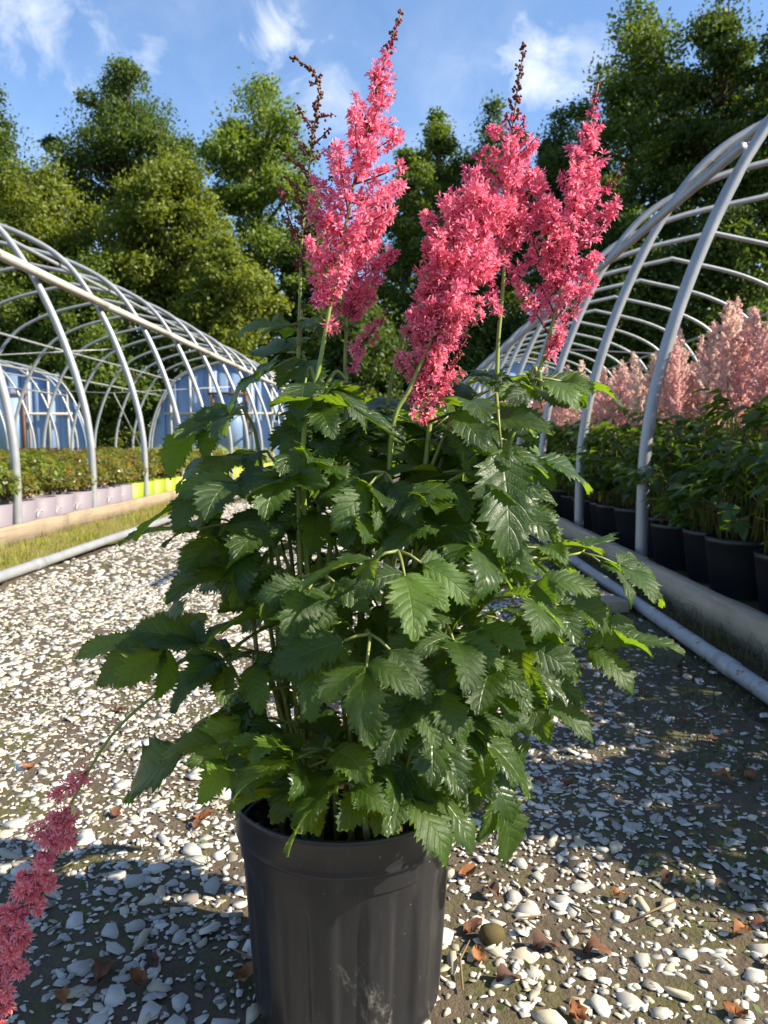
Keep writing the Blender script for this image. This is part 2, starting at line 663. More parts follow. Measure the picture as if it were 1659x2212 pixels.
# ------------------------------------------------------------ white marble chips
def cover(x, y):
    f = .5 + .5 * np.sin(x * 5.1 + 1.3 * np.sin(y * 2.3)) * np.sin(y * 4.3 + 1.7 * np.sin(x * 3.1) + .6)
    g = .5 + .5 * np.sin(x * 13.1 + 2 * np.sin(y * 9.3 + .4)) * np.sin(y * 11.7 + 1.9 * np.sin(x * 8.1))
    c = (.40 + .50 * f + .30 * g) * np.where(y > 1.9, .92, 1.0)
    c *= np.clip((0.92 - x) / .75, 0.03, 1.0) ** 1.15
    c *= np.clip((x + 1.80) / .16, 0, 1)
    return c


def chips(n, x0, x1, y0, y1, smin, smax, rng):
    x = rng.uniform(x0, x1, n)
    y = rng.uniform(y0, y1, n)
    keep = rng.uniform(0, 1, n) < cover(x, y)
    x, y = x[keep], y[keep]
    s = smin * np.exp(np.abs(rng.normal(0, .70, len(x))))
    s = np.minimum(s, smax)
    return x, y, s


rg = np.random.default_rng(21)
parts = [chips(31000, -1.25, .95, .45, 1.9, .0032, .021, rg), chips(21000, -1.8, .95, 1.9, 3.6, .0056, .022, rg), chips(15000, -1.8, .8, 3.6, 8.0, .0092, .024, rg)]
X = np.concatenate([p[0] for p in parts])
Yc = np.concatenate([p[1] for p in parts])
S = np.concatenate([p[2] for p in parts])
n = len(X)
KV = 6


def chip_geo(n, S, rng, flat=(.06, .19)):
    th = (np.arange(KV)[None, :] + rng.uniform(-.36, .36, (n, KV))) * 2 * PI / KV + rng.uniform(0, 6.28, (n, 1))
    rr = S[:, None] * rng.uniform(.50, 1.22, (n, KV))
    el = rng.uniform(.38, .95, (n, 1))
    px, py = rr * np.cos(th), rr * np.sin(th) * el
    ro = rng.uniform(0, 6.28, (n, 1))
    bx, by = px * np.cos(ro) - py * np.sin(ro), px * np.sin(ro) + py * np.cos(ro)
    h = S[:, None] * rng.uniform(flat[0], flat[1], (n, 1))
    k = rng.uniform(.84, .985, (n, KV))
    tx, ty = bx * k, by * k
    tilt = rng.normal(0, .15, (n, 2))
    top = np.stack([tx, ty, h * (1 + rng.uniform(-.12, .12, (n, KV))) + tx * tilt[:, :1] + ty * tilt[:, 1:]], -1)
    bot = np.stack([bx, by, -h * .55 + bx * tilt[:, :1] + by * tilt[:, 1:]], -1)
    return np.concatenate([bot, top], 1)


def chip_cols(n, rng):
    base = np.array([.55, .52, .465])[None, :] * rng.uniform(.55, 1.12, (n, 1))
    w = rng.uniform(0, 1, (n, 1))
    base = np.where(w < .20, base * np.array([.95, .86, .70]), base)
    base = np.where(w > .93, base * np.array([.42, .39, .36]), base)
    return np.clip(base, 0, .78)


dist = np.sqrt(X ** 2 + Yc ** 2 + .41)
inview = (Yc > .68) & (np.abs(X + .02) < .5 * dist)
rank = np.argsort(-(S / dist ** 1.3) * inview)
single = rank[:300]
rest = np.setdiff1d(np.arange(n), single)
G = chip_geo(len(rest), S[rest], rg)
G += np.stack([X[rest], Yc[rest], np.full(len(rest), .0015)], -1)[:, None, :]
nr = len(rest)
base = (np.arange(nr) * 2 * KV)[:, None]
topf = base + KV + np.arange(KV)[None, :]
j = np.arange(KV)
side = np.stack([base + j, base + (j + 1) % KV, base + KV + (j + 1) % KV, base + KV + j], -1).reshape(-1, 4)
b = MB().add(G.reshape(-1, 3), [topf, side], np.repeat(chip_cols(nr, rg), 2 * KV, 0))
tag(b.build('gravel', 'stone'), 'small white crushed marble chips trodden into the dark soil path', 'gravel', None, 'stuff')
vars_ = []
for k in range(14):
    g = chip_geo(1, np.array([1.0]), rg, (.08, .21))[0]
    col = np.tile(chip_cols(1, rg), (2 * KV, 1))
    vars_.append(MB().add(g, [KV + np.arange(KV), np.stack([j, (j + 1) % KV, KV + (j + 1) % KV, KV + j], -1)], col).mesh('stone', 'stone'))
for i in single:
    o = link('stone', vars_[R.randrange(14)], path)
    o.location = (X[i], Yc[i], .002)
    o.rotation_euler = (0, 0, R.uniform(0, 6.28))
    o.scale = (S[i],) * 3

# ------------------------------------------------------------ grass, weeds, moss tufts
def blades(mb, x, y, h, w, lean, col, rng):
    n = len(x)
    a = rng.uniform(0, 6.28, n)
    d = np.stack([np.cos(a), np.sin(a), 0 * a], -1)
    s = np.stack([-np.sin(a), np.cos(a), 0 * a], -1) * w[:, None]
    p0 = np.stack([x, y, 0 * x], -1)
    up = np.array([0, 0, 1.0])
    m = p0 + up * (h * .6)[:, None] + d * (lean * h * .35)[:, None]
    t = p0 + up * (h * (1 - .25 * lean))[:, None] + d * (lean * h)[:, None]
    v = np.stack([p0 - s, p0 + s, m + s * .75, m - s * .75, t], 1)
    b0 = (np.arange(n) * 5)[:, None]
    q = b0 + np.array([0, 1, 2, 3])
    tr = b0 + np.array([3, 2, 4])
    mb.add(v.reshape(-1, 3), [q, tr], np.repeat(col, 5, 0))


def green(n, a, b, rng):
    t = rng.uniform(0, 1, (n, 1))
    return np.array(a)[None] * (1 - t) + np.array(b)[None] * t


rg = np.random.default_rng(5)
mb = MB()
n = 17000
x = rg.uniform(-2.38, -1.76, n)
y = rg.uniform(1.0, 15, n)
pr = .25 + .75 * (.5 + .5 * np.sin(x * 9 + 2 * np.sin(y * 2.1)) * np.sin(y * 3.3 + 1)) ** 1.5
pr *= np.clip((-1.72 - x) / .30, .05, 1)
pr *= .35 + .65 * (np.sin(x * 23 + 4 * np.sin(y * 5.1)) * np.sin(y * 8.3 + x * 6) > -.15)
k = rg.uniform(0, 1, n) < pr
x, y = x[k], y[k]
blades(mb, x, y, rg.uniform(.02, .085, len(x)), rg.uniform(.0012, .003, len(x)), rg.uniform(.2, 1.1, len(x)), green(len(x), (.12, .18, .015), (.32, .32, .05), rg), rg)
tag(mb.build('grass', 'grass'), 'short sunlit yellow-green grass between the left pipe and the board', 'grass', None, 'stuff')

mb = MB()
n = 16000
x = np.concatenate([rg.uniform(.42, 1.08, n // 2), rg.uniform(-1.7, 1.05, n // 2)])
y = rg.uniform(.6, 5.0, n)
pr = np.where(x > .5, .8, .16) * (.5 + .5 * np.sin(x * 11 + 3 * np.sin(y * 5)) * np.sin(y * 7.7)) ** 1.6
k = rg.uniform(0, 1, n) < pr
x, y = x[k], y[k]
blades(mb, x, y, rg.uniform(.008, .045, len(x)), rg.uniform(.0006, .0016, len(x)), rg.uniform(.3, 1.3, len(x)), green(len(x), (.045, .075, .015), (.14, .15, .04), rg), rg)
# small broad weed leaves lying low
n = 15000
x = np.concatenate([rg.uniform(.36, 1.06, n - 2500), rg.uniform(-1.5, .9, 2500)])
y = rg.uniform(.6, 4.6, n)
k = rg.uniform(0, 1, n) < np.where(x > .5, .95, .4) * (.5 + .5 * np.sin(x * 9 + 3 * np.sin(y * 4 + 1)) * np.sin(y * 6.1))
x, y = x[k], y[k]
nr_ = unit(rg.normal(size=(len(x), 3)) * np.array([.5, .5, .2]) + np.array([0, 0, .8]))
v, q = leaf_quads(np.stack([x, y, rg.uniform(.004, .02, len(x))], -1), nr_, rg.uniform(.006, .018, len(x)), rg.uniform(.004, .010, len(x)), rg)
mb.add(v, [q], np.repeat(green(len(x), (.03, .055, .015), (.09, .13, .035), rg), 4, 0))
tag(mb.build('weeds', 'grass'), 'low weeds and moss tufts on the shaded soil', 'weeds', None, 'stuff')

# dry grass under the right board
mb = MB()
n = 1500
x = rg.uniform(.98, 1.09, n)
y = rg.uniform(1.4, 6.5, n)
blades(mb, x, y, rg.uniform(.02, .11, n), rg.uniform(.0008, .002, n), rg.uniform(.5, 1.5, n), green(n, (.07, .075, .02), (.24, .19, .10), rg), rg)
tag(mb.build('dry_grass', 'grass'), 'dry straggling grass along the foot of the grey board', 'grass', None, 'stuff')

# ------------------------------------------------------------ dead leaves and twigs
def dead_leaf_mesh(seed):
    r = np.random.default_rng(seed)
    nx, ny = 7, 5
    t = np.linspace(0, 1, nx)
    s = np.linspace(-1, 1, ny)
    tt, ss = np.meshgrid(t, s, indexing='ij')
    w = .32 * np.sin(PI * np.clip(tt, .02, .98)) ** .7 * (1 + .25 * np.sin(tt * 17 + r.uniform(0, 6)))
    zz = .16 * np.abs(ss) * w * 3 + r.normal(0, .05, tt.shape) + .14 * np.sin(tt * 5 + r.uniform(0, 6)) + .06 * np.sin(ss * 4 + tt * 9)
    v = np.stack([tt - .5, ss * w + r.normal(0, .02, tt.shape), zz - zz.min()], -1).reshape(-1, 3)
    i, j_ = np.meshgrid(np.arange(nx - 1), np.arange(ny - 1), indexing='ij')
    q = np.stack([i * ny + j_, (i + 1) * ny + j_, (i + 1) * ny + j_ + 1, i * ny + j_ + 1], -1).reshape(-1, 4)
    c = np.array([(.21, .085, .035), (.13, .06, .035), (.27, .12, .05), (.10, .055, .04)][seed % 4])
    return MB().add(v, [q], c[None] * r.uniform(.75, 1.25, (len(v), 1))).mesh('dead_leaf', 'deadleaf', True)


dl = [dead_leaf_mesh(k) for k in range(8)]
spots = [(440, 1770), (425, 1785), (260, 1535), (1180, 1650), (1225, 1700), (1165, 1690), (1335, 1940), (1060, 1930), (1010, 1890), (1020, 2010), (1035, 2070), (1100, 2120), (1250, 2195),
         (1640, 2000), (1600, 2020), (1660, 2080), (1620, 1680), (1540, 1600), (1480, 1560), (1390, 1500), (300, 2120), (225, 2105), (130, 2165), (330, 2080), (60, 1660), (250, 1760), (540, 2110),
         (1180, 2050), (1590, 2190), (1290, 2060), (1560, 1690), (1440, 1900)]
for k, (u, v_) in enumerate(spots):
    o = link('dead_leaf', dl[k % 8])
    p = PG(u, v_, .004)
    o.location = (p.x, p.y, .0035)
    s = R.uniform(.022, .042)
    o.scale = (s, s, s)
    o.rotation_euler = (R.uniform(-.12, .12), R.uniform(-.12, .12), R.uniform(0, 6.28))
    tag(o, 'curled brown dead leaf lying ' + ('on the dark soil near the rusty pipe' if u > 1380 else ('on the gravel on the shaded side of the pot' if u > 980 else 'on the gravel under the drooping plume stalk')), 'dead leaf', 'dead leaves on the ground')
for k, (a, b_) in enumerate((((1370, 1995), (1460, 1955)), ((1230, 1960), (1300, 2010)), ((1000, 2150), (1015, 2040)), ((1090, 2010), (1180, 1985)), ((100, 1905), (190, 1850)), ((505, 2060), (600, 2110)))):
    p, q_ = PG(*a), PG(*b_)
    mid = (p + q_) / 2 + Vector((R.uniform(-.01, .01), R.uniform(-.01, .01), .004))
    o = MB().tube([Vector((p.x, p.y, .006)), Vector((mid.x, mid.y, .010)), Vector((q_.x, q_.y, .006))], [.0012, .0016, .0009], 5, (.20, .14, .08)).build('twig', 'deadleaf')
    tag(o, 'thin dry straw-coloured twig lying on the gravel', 'twig', 'twigs on the ground')
o = MB()
th = rand_dir(60)
o = MB().lathe([(.001, .0), (.012, .002), (.0165, .009), (.014, .018), (.007, .0225), (.001, .0235)], 14, lambda r, z, t: r * (1 + .1 * math.sin(2 * t + z * 90)), (.10, .075, .03)).build('pebble', 'deadleaf', None, True)
p = PG(1062, 2037)
o.location = (p.x, p.y, .001)
tag(o, 'round brown mossy pebble beside the black pot', 'pebble')

# ------------------------------------------------------------ pipes, boards, plank
def ground_pipe(pts, r, mat, label):
    rt = empty('ground_pipe', (pts[0].x, pts[0].y, 0), label, 'pipe')
    L0 = Vector(rt.location)
    k = len(pts)
    MB().tube([p - L0 for p in catmull(pts, 6)], r, 16).build('pipe_length', mat, rt, True)
    for f in (.28, .62):
        i = int(f * (k - 1))
        a, b_ = pts[i], pts[i + 1]
        d = (b_ - a).normalized()
        c = a.lerp(b_, .5) - L0
        MB().tube([c - d * .045, c - d * .043, c + d * .043, c + d * .045], [r, r * 1.13, r * 1.13, r], 16).build('coupling', mat, rt, True)
    return rt


lp = [PG(-260, 1357), PG(0, 1262), PG(150, 1208), PG(310, 1150), PG(420, 1110), PG(500, 1081), PG(600, 1046)]
ground_pipe([Vector((p.x, p.y, .033)) for p in lp], .026, 'galv', 'long pale galvanised pipe lying beside the grass verge')
rp = [PG(1900, 1694), PG(1659, 1521), PG(1500, 1407), PG(1310, 1271), PG(1190, 1186), PG(1120, 1136), PG(1050, 1088)]
ground_pipe([Vector((p.x, p.y, .026)) for p in rp], .0235, 'rust', 'pale grey pipe with rust spots lying on dark soil')


def board(x, y0, y1, z1, th, mat, label, group, wob=0.0):
    nn_ = 14
    mbb = MB()
    r = np.random.default_rng(int(abs(x * 100) + y0 * 10))
    ys = np.linspace(y0, y1, nn_)
    top = z1 + r.normal(0, .0025, nn_)
    xo = r.normal(0, .0025, nn_)
    prof = []
    c = .006
    V_ = []
    for i in range(nn_):
        X0, X1 = x - th / 2 + xo[i], x + th / 2 + xo[i]
        V_ += [(X0, ys[i], -.02), (X1, ys[i], -.02), (X1, ys[i], top[i] - c), (X1 - c, ys[i], top[i]), (X0 + c, ys[i], top[i]), (X0, ys[i], top[i] - c)]
    i, j_ = np.meshgrid(np.arange(nn_ - 1), np.arange(6), indexing='ij')
    j2 = (j_ + 1) % 6
    q = np.stack([i * 6 + j_, i * 6 + j2, (i + 1) * 6 + j2, (i + 1) * 6 + j_], -1).reshape(-1, 4)
    mbb.add(V_, [q[:, ::-1], np.arange(6), (np.arange(6) + (nn_ - 1) * 6)[::-1]])
    return tag(mbb.build('edging_board', mat), label, 'board', group)


for a, b_ in ((1.2, 2.89), (2.9, 5.55), (5.558, 8.2), (8.208, 11.2), (11.208, 14.6), (14.608, 18), (18.008, 21.8)):
    board(-2.43, a, b_, .115, .045, 'wood', 'sunlit tan edging board ' + ('in front of the lavender pots' if a < 5 else ('where lavender pots change to lime pots' if a < 8 else 'in front of the lime pots only')), 'boards edging the left bed')
for a, b_ in ((.9, 3.42), (3.43, 6.1), (6.108, 9.0), (9.008, 12.4), (12.408, 17)):
    board(1.10, a, b_, .125 if a > 3 else .118, .055, 'greywood', 'grey weathered board edging the pink bed, ' + ('at its open end before the first hoop' if a < 3 else ('beside the first two hoops' if a < 6 else 'farther along past the first hoops')), 'boards edging the right bed')
pl = MB().box(-.085, .085, -.30, .30, 0, .045).build('plank', 'greywood')
p = PG(1285, 1325)
pl.location = (p.x - .02, p.y + .26, .006)
pl.rotation_euler = (0, 0, math.radians(12))
md = pl.modifiers.new('b', 'BEVEL')
md.width, md.segments = .005, 2
tag(pl, 'short thick weathered plank lying beside the rusty pipe', 'plank')

# ------------------------------------------------------------ hoop houses
PROF = [(0, 0.0), (0, .5), (.02, .75), (.06, .98), (.155, 1.32), (.30, 1.70), (.47, 2.03), (.70, 2.35), (1.0, 2.57), (1.5, 2.77), (2.27, 2.945)]
HALF = 2.3


def hoop_pts(side, n=6):
    pr = catmull([(o_, 0, z) for o_, z in PROF], n)
    return [(side * (HALF - p.x), p.z) for p in pr]


def arch_z(x):
    a = [(HALF - o_, z) for o_, z in PROF][::-1]
    xs = [q_[0] for q_ in a]
    zs = [q_[1] for q_ in a]
    return float(np.interp(abs(x), xs, zs))


up_ = [hoop_pts(-1), hoop_pts(1)]
arch_pts = [Vector((x, 0, z - .25 if z == 0 else z)) for x, z in up_[0]] + [Vector((0, 0, 2.955))] + [Vector((x, 0, z)) for x, z in up_[1][::-1]]
arch_pts[0].z = -.05
arch_pts[-1].z = -.05
hoop_me = MB()
hoop_me.tube(arch_pts, [.030 if p.z < 1.9 else .026 for p in arch_pts], 12)
hoop_me = hoop_me.mesh('hoop', 'galv', True)
clamp_me = MB().tube([Vector((0, -.035, 0)), Vector((0, .035, 0))], .036, 10).mesh('clamp', 'galv', True)


def house(cx, ys, label, purl=True, batten=None, y_end=None, braces=True, end_seed=1, number=None):
    rt = empty('hoop_house_frame', (cx, ys[0], 0), label, 'greenhouse frame')
    for y in ys:
        o = link('hoop', hoop_me, rt)
        o.location = (R.uniform(-.012, .012), y - ys[0], R.uniform(-.01, .01))
        o.rotation_euler = (R.uniform(-.006, .006), R.uniform(-.004, .004), R.uniform(-.01, .01))
    L_ = ys[-1] - ys[0]
    for sgn in (-1, 1):
        o_, z_ = .80, 2.42
        pts = [Vector((sgn * (HALF - o_ - .0), y, z_ - .062 + R.uniform(-.006, .006))) for y in np.linspace(-.12 if batten else -.9, L_ + .1, 10)]
        MB().tube(pts, .019, 8).build('purlin', 'galv', rt, True)
        o_, z_ = .40, 1.93
        if batten and sgn == batten:
            pts = [Vector((sgn * (HALF - o_ + .052), y, z_ + .042 + R.uniform(-.006, .006))) for y in np.linspace(-.2, L_ + .1, 10)]
            mbb = MB()
            for i in range(9):
                a, b_ = pts[i], pts[i + 1]
                mbb.tube([a, b_], .042, 4)
            mbb.build('hip_board', 'stud', rt)
        else:
            pts = [Vector((sgn * (HALF - o_ + .045), y, z_ + .02 + R.uniform(-.006, .006))) for y in np.linspace(-.15, L_ + .1, 10)]
            MB().tube(pts, .020, 8).build('purlin', 'galv', rt, True)
    if braces:
        # wind braces from the hip down to the ground at the far bays, and tie wires
        for sgn in (-1, 1):
            a = Vector((sgn * (HALF - .36), L_ - 3.6, 1.80))
            b_ = Vector((sgn * (HALF - .03), L_ - .2, .1))
            MB().tube([a, b_], .016, 6).build('brace', 'galv', rt, True)
        for y in (1.3 * 3, 1.3 * 7):
            if y < L_:
                a, b_ = Vector((-HALF + .25, y, 1.55)), Vector((HALF - .25, y, 1.55))
                MB().tube([a, a.lerp(b_, .5) - Vector((0, 0, .10)), b_], .006, 5).build('tie_wire', 'wire', rt, True)
    if y_end is not None:
        ye = y_end - ys[0]
        rr = random.Random(end_seed)
        w = MB()
        # stepped vertical panels clipped to the arch
        xs = np.linspace(-HALF + .03, HALF - .03, 13)
        wall = link('end_wall', None, rt)
        wall = wall
        for i in range(12):
            x0, x1 = xs[i] + .004, xs[i + 1] - .004
            xm = np.linspace(x0, x1, 4)
            dy = (.012 if i % 2 else 0.0)
            top = [arch_z(q_) - .03 for q_ in xm]
            V_ = [(q_, ye + dy, 0) for q_ in xm] + [(q_, ye + dy, t) for q_, t in zip(xm, top)]
            V_ += [(q_, ye + dy + .01, 0) for q_ in xm] + [(q_, ye + dy + .01, t) for q_, t in zip(xm, top)]
            F_ = []
            for k in range(3):
                F_ += [[k, k + 1, k + 5, k + 4], [8 + k + 1, 8 + k, 8 + k + 4, 8 + k + 5], [4 + k, 5 + k, 13 + k, 12 + k]]
            F_ += [[0, 4, 12, 8], [3, 11, 15, 7]]
            MB().add(V_, F_).build('panel', 'poly', wall)
        for i, x in enumerate((-1.72, -1.15, -.58, .62, 1.2, 1.75)):
            MB().box(x - .03, x + .03, ye - .05, ye - .012, 0, arch_z(x) - .05).build('stud', 'stud', wall)
        MB().box(-1.9, 1.9, ye - .085, ye - .052, 1.42, 1.49).build('rail', 'stud', wall)
        d = MB().box(-.52, -.44, ye - .12, ye - .054, 0, 1.98)
        d.box(.44, .52, ye - .12, ye - .054, 0, 1.98)
        d.box(-.62, .62, ye - .122, ye - .053, 1.983, 2.06)
        door = d.build('door_frame', 'brownframe', wall)
        MB().box(-.437, .437, ye - .105, ye - .088, .03, 1.975).build('door_panel', 'poly', door)
        MB().tube([Vector((p.x, ye - .03, max(p.z, 0) )) for p in arch_pts], .03, 8).build('end_bow', 'galv', wall, True)
        if number:
            cu = bpy.data.curves.new('numeral', 'FONT')
            cu.body = number
            cu.size = .30
            cu.extrude = .002
            cu.align_x = 'CENTER'
            tmp = bpy.data.objects.new('numeral_source', cu)
            COL.objects.link(tmp)
            bpy.context.view_layer.update()
            me = bpy.data.meshes.new_from_object(tmp.evaluated_get(bpy.context.evaluated_depsgraph_get()))
            me.materials.clear()
            me.materials.append(M['white'])
            bpy.data.objects.remove(tmp)
            o = link('house_number', me, door)
            o.location = (.05, ye - .115, 1.45)
            o.rotation_euler = (PI / 2, 0, 0)
    return rt


ysL = [5.0 + 1.3 * k for k in range(-1, 14)]
ysR = [3.73 + 1.27 * k for k in range(0, 15)]
house(-2.5 - HALF, ysL, 'bare galvanised hoop house frame with a pale hip board, over low green shrubs', True, 1, 22.2, True, 1, '29')
house(1.18 + HALF, ysR, 'bare galvanised hoop house frame over the pale pink plume bed', True, None, 22.2, True, 2)
house(-9.0 - HALF, [12.5 + 1.3 * k for k in range(8)], 'farther hoop house frame with blue end wall beyond the low shrubs', True, None, 22.3, False, 3, '32')

# ------------------------------------------------------------ left bed: low shrubs in lavender and lime pots
def simple_pot(r0, r1, h, mat, parent, n=20):
    mbb = MB().lathe([(r0, 0), (r0 + (r1 - r0) * .9, h * .90), (r1 * .985, h * .902), (r1 * 1.0, h), (r1 * .97, h), (r1 * .93, h * .86)], n)
    v = [(r1 * .93 * math.cos(t), r1 * .93 * math.sin(t), h * .88) for t in np.arange(n) * 2 * PI / n]
    o = mbb.build('pot', mat, parent, True)
    MB().add(v, [np.arange(n)]).build('potting_mix', 'soil', o)
    return o


def shrub_mesh(seed, pal):
    r = np.random.default_rng(seed)
    n = 620
    d = rand_dir(n, r)
    d[:, 2] = np.abs(d[:, 2])
    rad = r.uniform(.45, 1.0, (n, 1)) ** .5
    C = d * rad * np.array([.205, .205, .20]) + np.array([0, 0, .30])
    C[:, 2] += .03 * np.sin(C[:, 0] * 25 + seed) * np.sin(C[:, 1] * 21)
    nn_ = unit(d * .6 + rand_dir(n, r) * .7 + np.array([0, 0, .5]))
    v, q = leaf_quads(C, nn_, r.uniform(.026, .05, n), r.uniform(.014, .026, n), r, .15)
    t = r.uniform(0, 1, (n, 1))
    col = np.array(pal[0])[None] * (1 - t) + np.array(pal[1])[None] * t
    red = r.uniform(0, 1, (n, 1)) < pal[3]
    col = np.where(red, np.array(pal[2])[None] * r.uniform(.6, 1.3, (n, 1)), col)
    mbb = MB().add(v, [q], np.repeat(col, 4, 0))
    for k in range(9):
        a = r.uniform(0, 6.28)
        mbb.tube([Vector((.05 * math.cos(a), .05 * math.sin(a), .24)), Vector((.14 * math.cos(a), .14 * math.sin(a), .42))], [.004, .002], 4, (.10, .09, .04))
    return mbb.mesh('foliage', 'bedleaf')


palG = ((.050, .085, .014), (.150, .190, .036), (.15, .09, .036), .05)
palR = ((.060, .075, .016), (.150, .165, .038), (.19, .095, .045), .14)
palS = ((.15, .19, .13), (.28, .33, .24), (.2, .2, .15), .1)
palM = ((.11, .018, .022), (.16, .03, .03), (.08, .08, .03), .25)
fol = {'G': [shrub_mesh(k, palG) for k in range(4)], 'R': [shrub_mesh(10 + k, palR) for k in range(4)], 'S': [shrub_mesh(20 + k, palS) for k in range(2)], 'M': [shrub_mesh(30 + k, palM) for k in range(2)]}


def make_pot_proto(mat):
    e = empty('potted_shrub', (0, 0, 0))
    simple_pot(.142, .156, .255, mat, e)
    o = link('foliage', fol['G'][0], e)
    return e


protoL, protoY, protoB = make_pot_proto('lavpot'), make_pot_proto('yelpot'), make_pot_proto('blackpot')


def script_mesh():
    """the two joined white script letters printed on each lavender pot"""
    d = [(-.036, .012), (-.040, .000), (-.050, .004), (-.056, -.012), (-.050, -.024), (-.040, -.018), (-.034, .004), (-.024, .046), (-.030, .020), (-.034, -.016), (-.028, -.024), (-.018, -.014)]
    r_ = [(-.018, -.014), (-.008, .006), (-.004, .012), (.002, .008), (.000, -.006), (.000, -.024), (.004, -.008), (.012, .006), (.020, .010), (.026, .004)]
    mbb = MB()
    for st in (d, r_):
        pts = catmull([(x * 1.5, 0, z * 1.5) for x, z in st], 5)
        w = .0062
        V_, F_ = [], []
        for i, p_ in enumerate(pts):
            a = pts[max(i - 1, 0)]
            c = pts[min(i + 1, len(pts) - 1)]
            t = (c - a).normalized()
            nx_, nz_ = -t.z, t.x
            for sgn in (-1, 1):
                x_, z_ = p_.x + sgn * nx_ * w * .5, p_.z + sgn * nz_ * w * .5
                zz = z_ + .155
                rad = .142 + (.156 - .142) * .9 * min(1, zz / (.255 * .90)) + .0025
                an = x_ / rad
                V_.append((rad * math.cos(an), rad * math.sin(an), zz))
            if i:
                k = 2 * i
                F_.append([k - 2, k - 1, k + 1, k])
        mbb.add(V_, [np.array(F_)])
    return mbb.mesh('lettering', 'white')


script = script_mesh()
ys_ = []
y = 3.55
row = 0
cnt = 0
for row in range(9):
    y = 2.495 + .16 * (row % 2) + (0 if row == 0 else .05)
    x0 = -2.64 - row * .335
    while y < 15.5:
        u_guess = 858 + (x0) / y * 1660
        if u_guess > -420:
            if row == 0:
                pr, lab, gr = (protoL, 'low green shrub in a lavender pot with white script beside the tan board', 'shrubs in lavender pots') if y < 7.45 else (protoY, 'low green shrub in a lime yellow pot beside the tan board', 'shrubs in lime pots')
            else:
                pr, lab, gr = protoB, 'low bushy %s shrub in the ' + ('second', 'third', 'fourth', 'fifth', 'sixth', 'seventh', 'eighth', 'ninth')[row - 1] + ' row from the tan board', 'shrubs massed in the left bed'
            o = copy_tree(pr)
            o.location = (x0 + R.uniform(-.02, .02), y, -.01)
            f = o.children[1] if o.children[1].name.startswith('foliage') else o.children[0]
            kind = 'G' if y < 5.8 + row * .2 else ('R' if y < 11.5 else ('S' if row < 6 else 'R'))
            if R.random() < .22:
                kind = {'G': 'R', 'R': 'G', 'S': 'R'}[kind]
            f.data = R.choice(fol[kind])
            f.rotation_euler = (0, 0, R.uniform(0, 6.28))
            s = R.uniform(.92, 1.12)
            f.scale = (s, s, s * R.uniform(.95, 1.08))
            if '%s' in lab:
                lab = lab % {'G': 'green', 'R': 'russet tinged', 'S': 'silvery green'}[kind]
            tag(o, lab, 'shrub', gr)
            if pr is protoL:
                lt = link('lettering', script, o)
                lt.rotation_euler = (0, 0, math.radians(-55))
            cnt += 1
        y += .335
# maroon row against the farther house
y = 12.2
while y < 21:
    for x0 in (-9.2, -8.75):
        o = copy_tree(protoB)
        o.location = (x0 + R.uniform(-.05, .05), y, -.01)
        f = o.children[1] if o.children[1].name.startswith('foliage') else o.children[0]
        f.data = R.choice(fol['M'])
        f.rotation_euler = (0, 0, R.uniform(0, 6.28))
        tag(o, 'dark maroon shrub in front of the farther blue end wall', 'shrub', 'maroon shrubs by the farther house')
    y += .5
for p_ in (protoL, protoY, protoB):
    for c in [q_ for ch in p_.children for q_ in ch.children] + list(p_.children) + [p_]:
        bpy.data.objects.remove(c)

# ------------------------------------------------------------ right bed: pale pink plumes in black pots
def bed_leaf_arrays(C, d, nrm, L_, W_):
    """toothed drooping leaflet: 6-vertex outline fan"""
    n = len(C)
    b_ = np.cross(nrm, d)
    L_, W_ = L_[:, None], W_[:, None]
    p0 = C
    p1 = C + d * L_ * .35 + b_ * W_ * .5 + nrm * W_ * .12
    p2 = C + d * L_ * .72 + b_ * W_ * .36 - nrm * L_ * .05 + nrm * W_ * .08
    p3 = C + d * L_ * 1.0 - nrm * L_ * .22
    p4 = C + d * L_ * .72 - b_ * W_ * .36 - nrm * L_ * .05 + nrm * W_ * .08
    p5 = C + d * L_ * .35 - b_ * W_ * .5 + nrm * W_ * .12
    m = C + d * L_ * .5
    v = np.stack([p0, p1, p2, p3, p4, p5, m], 1).reshape(-1, 3)
    b0 = (np.arange(n) * 7)[:, None]
    f = np.concatenate([b0 + np.array(t) for t in ((0, 6, 1), (1, 6, 2), (2, 6, 3), (3, 6, 4), (4, 6, 5), (5, 6, 0))])
    return v, f


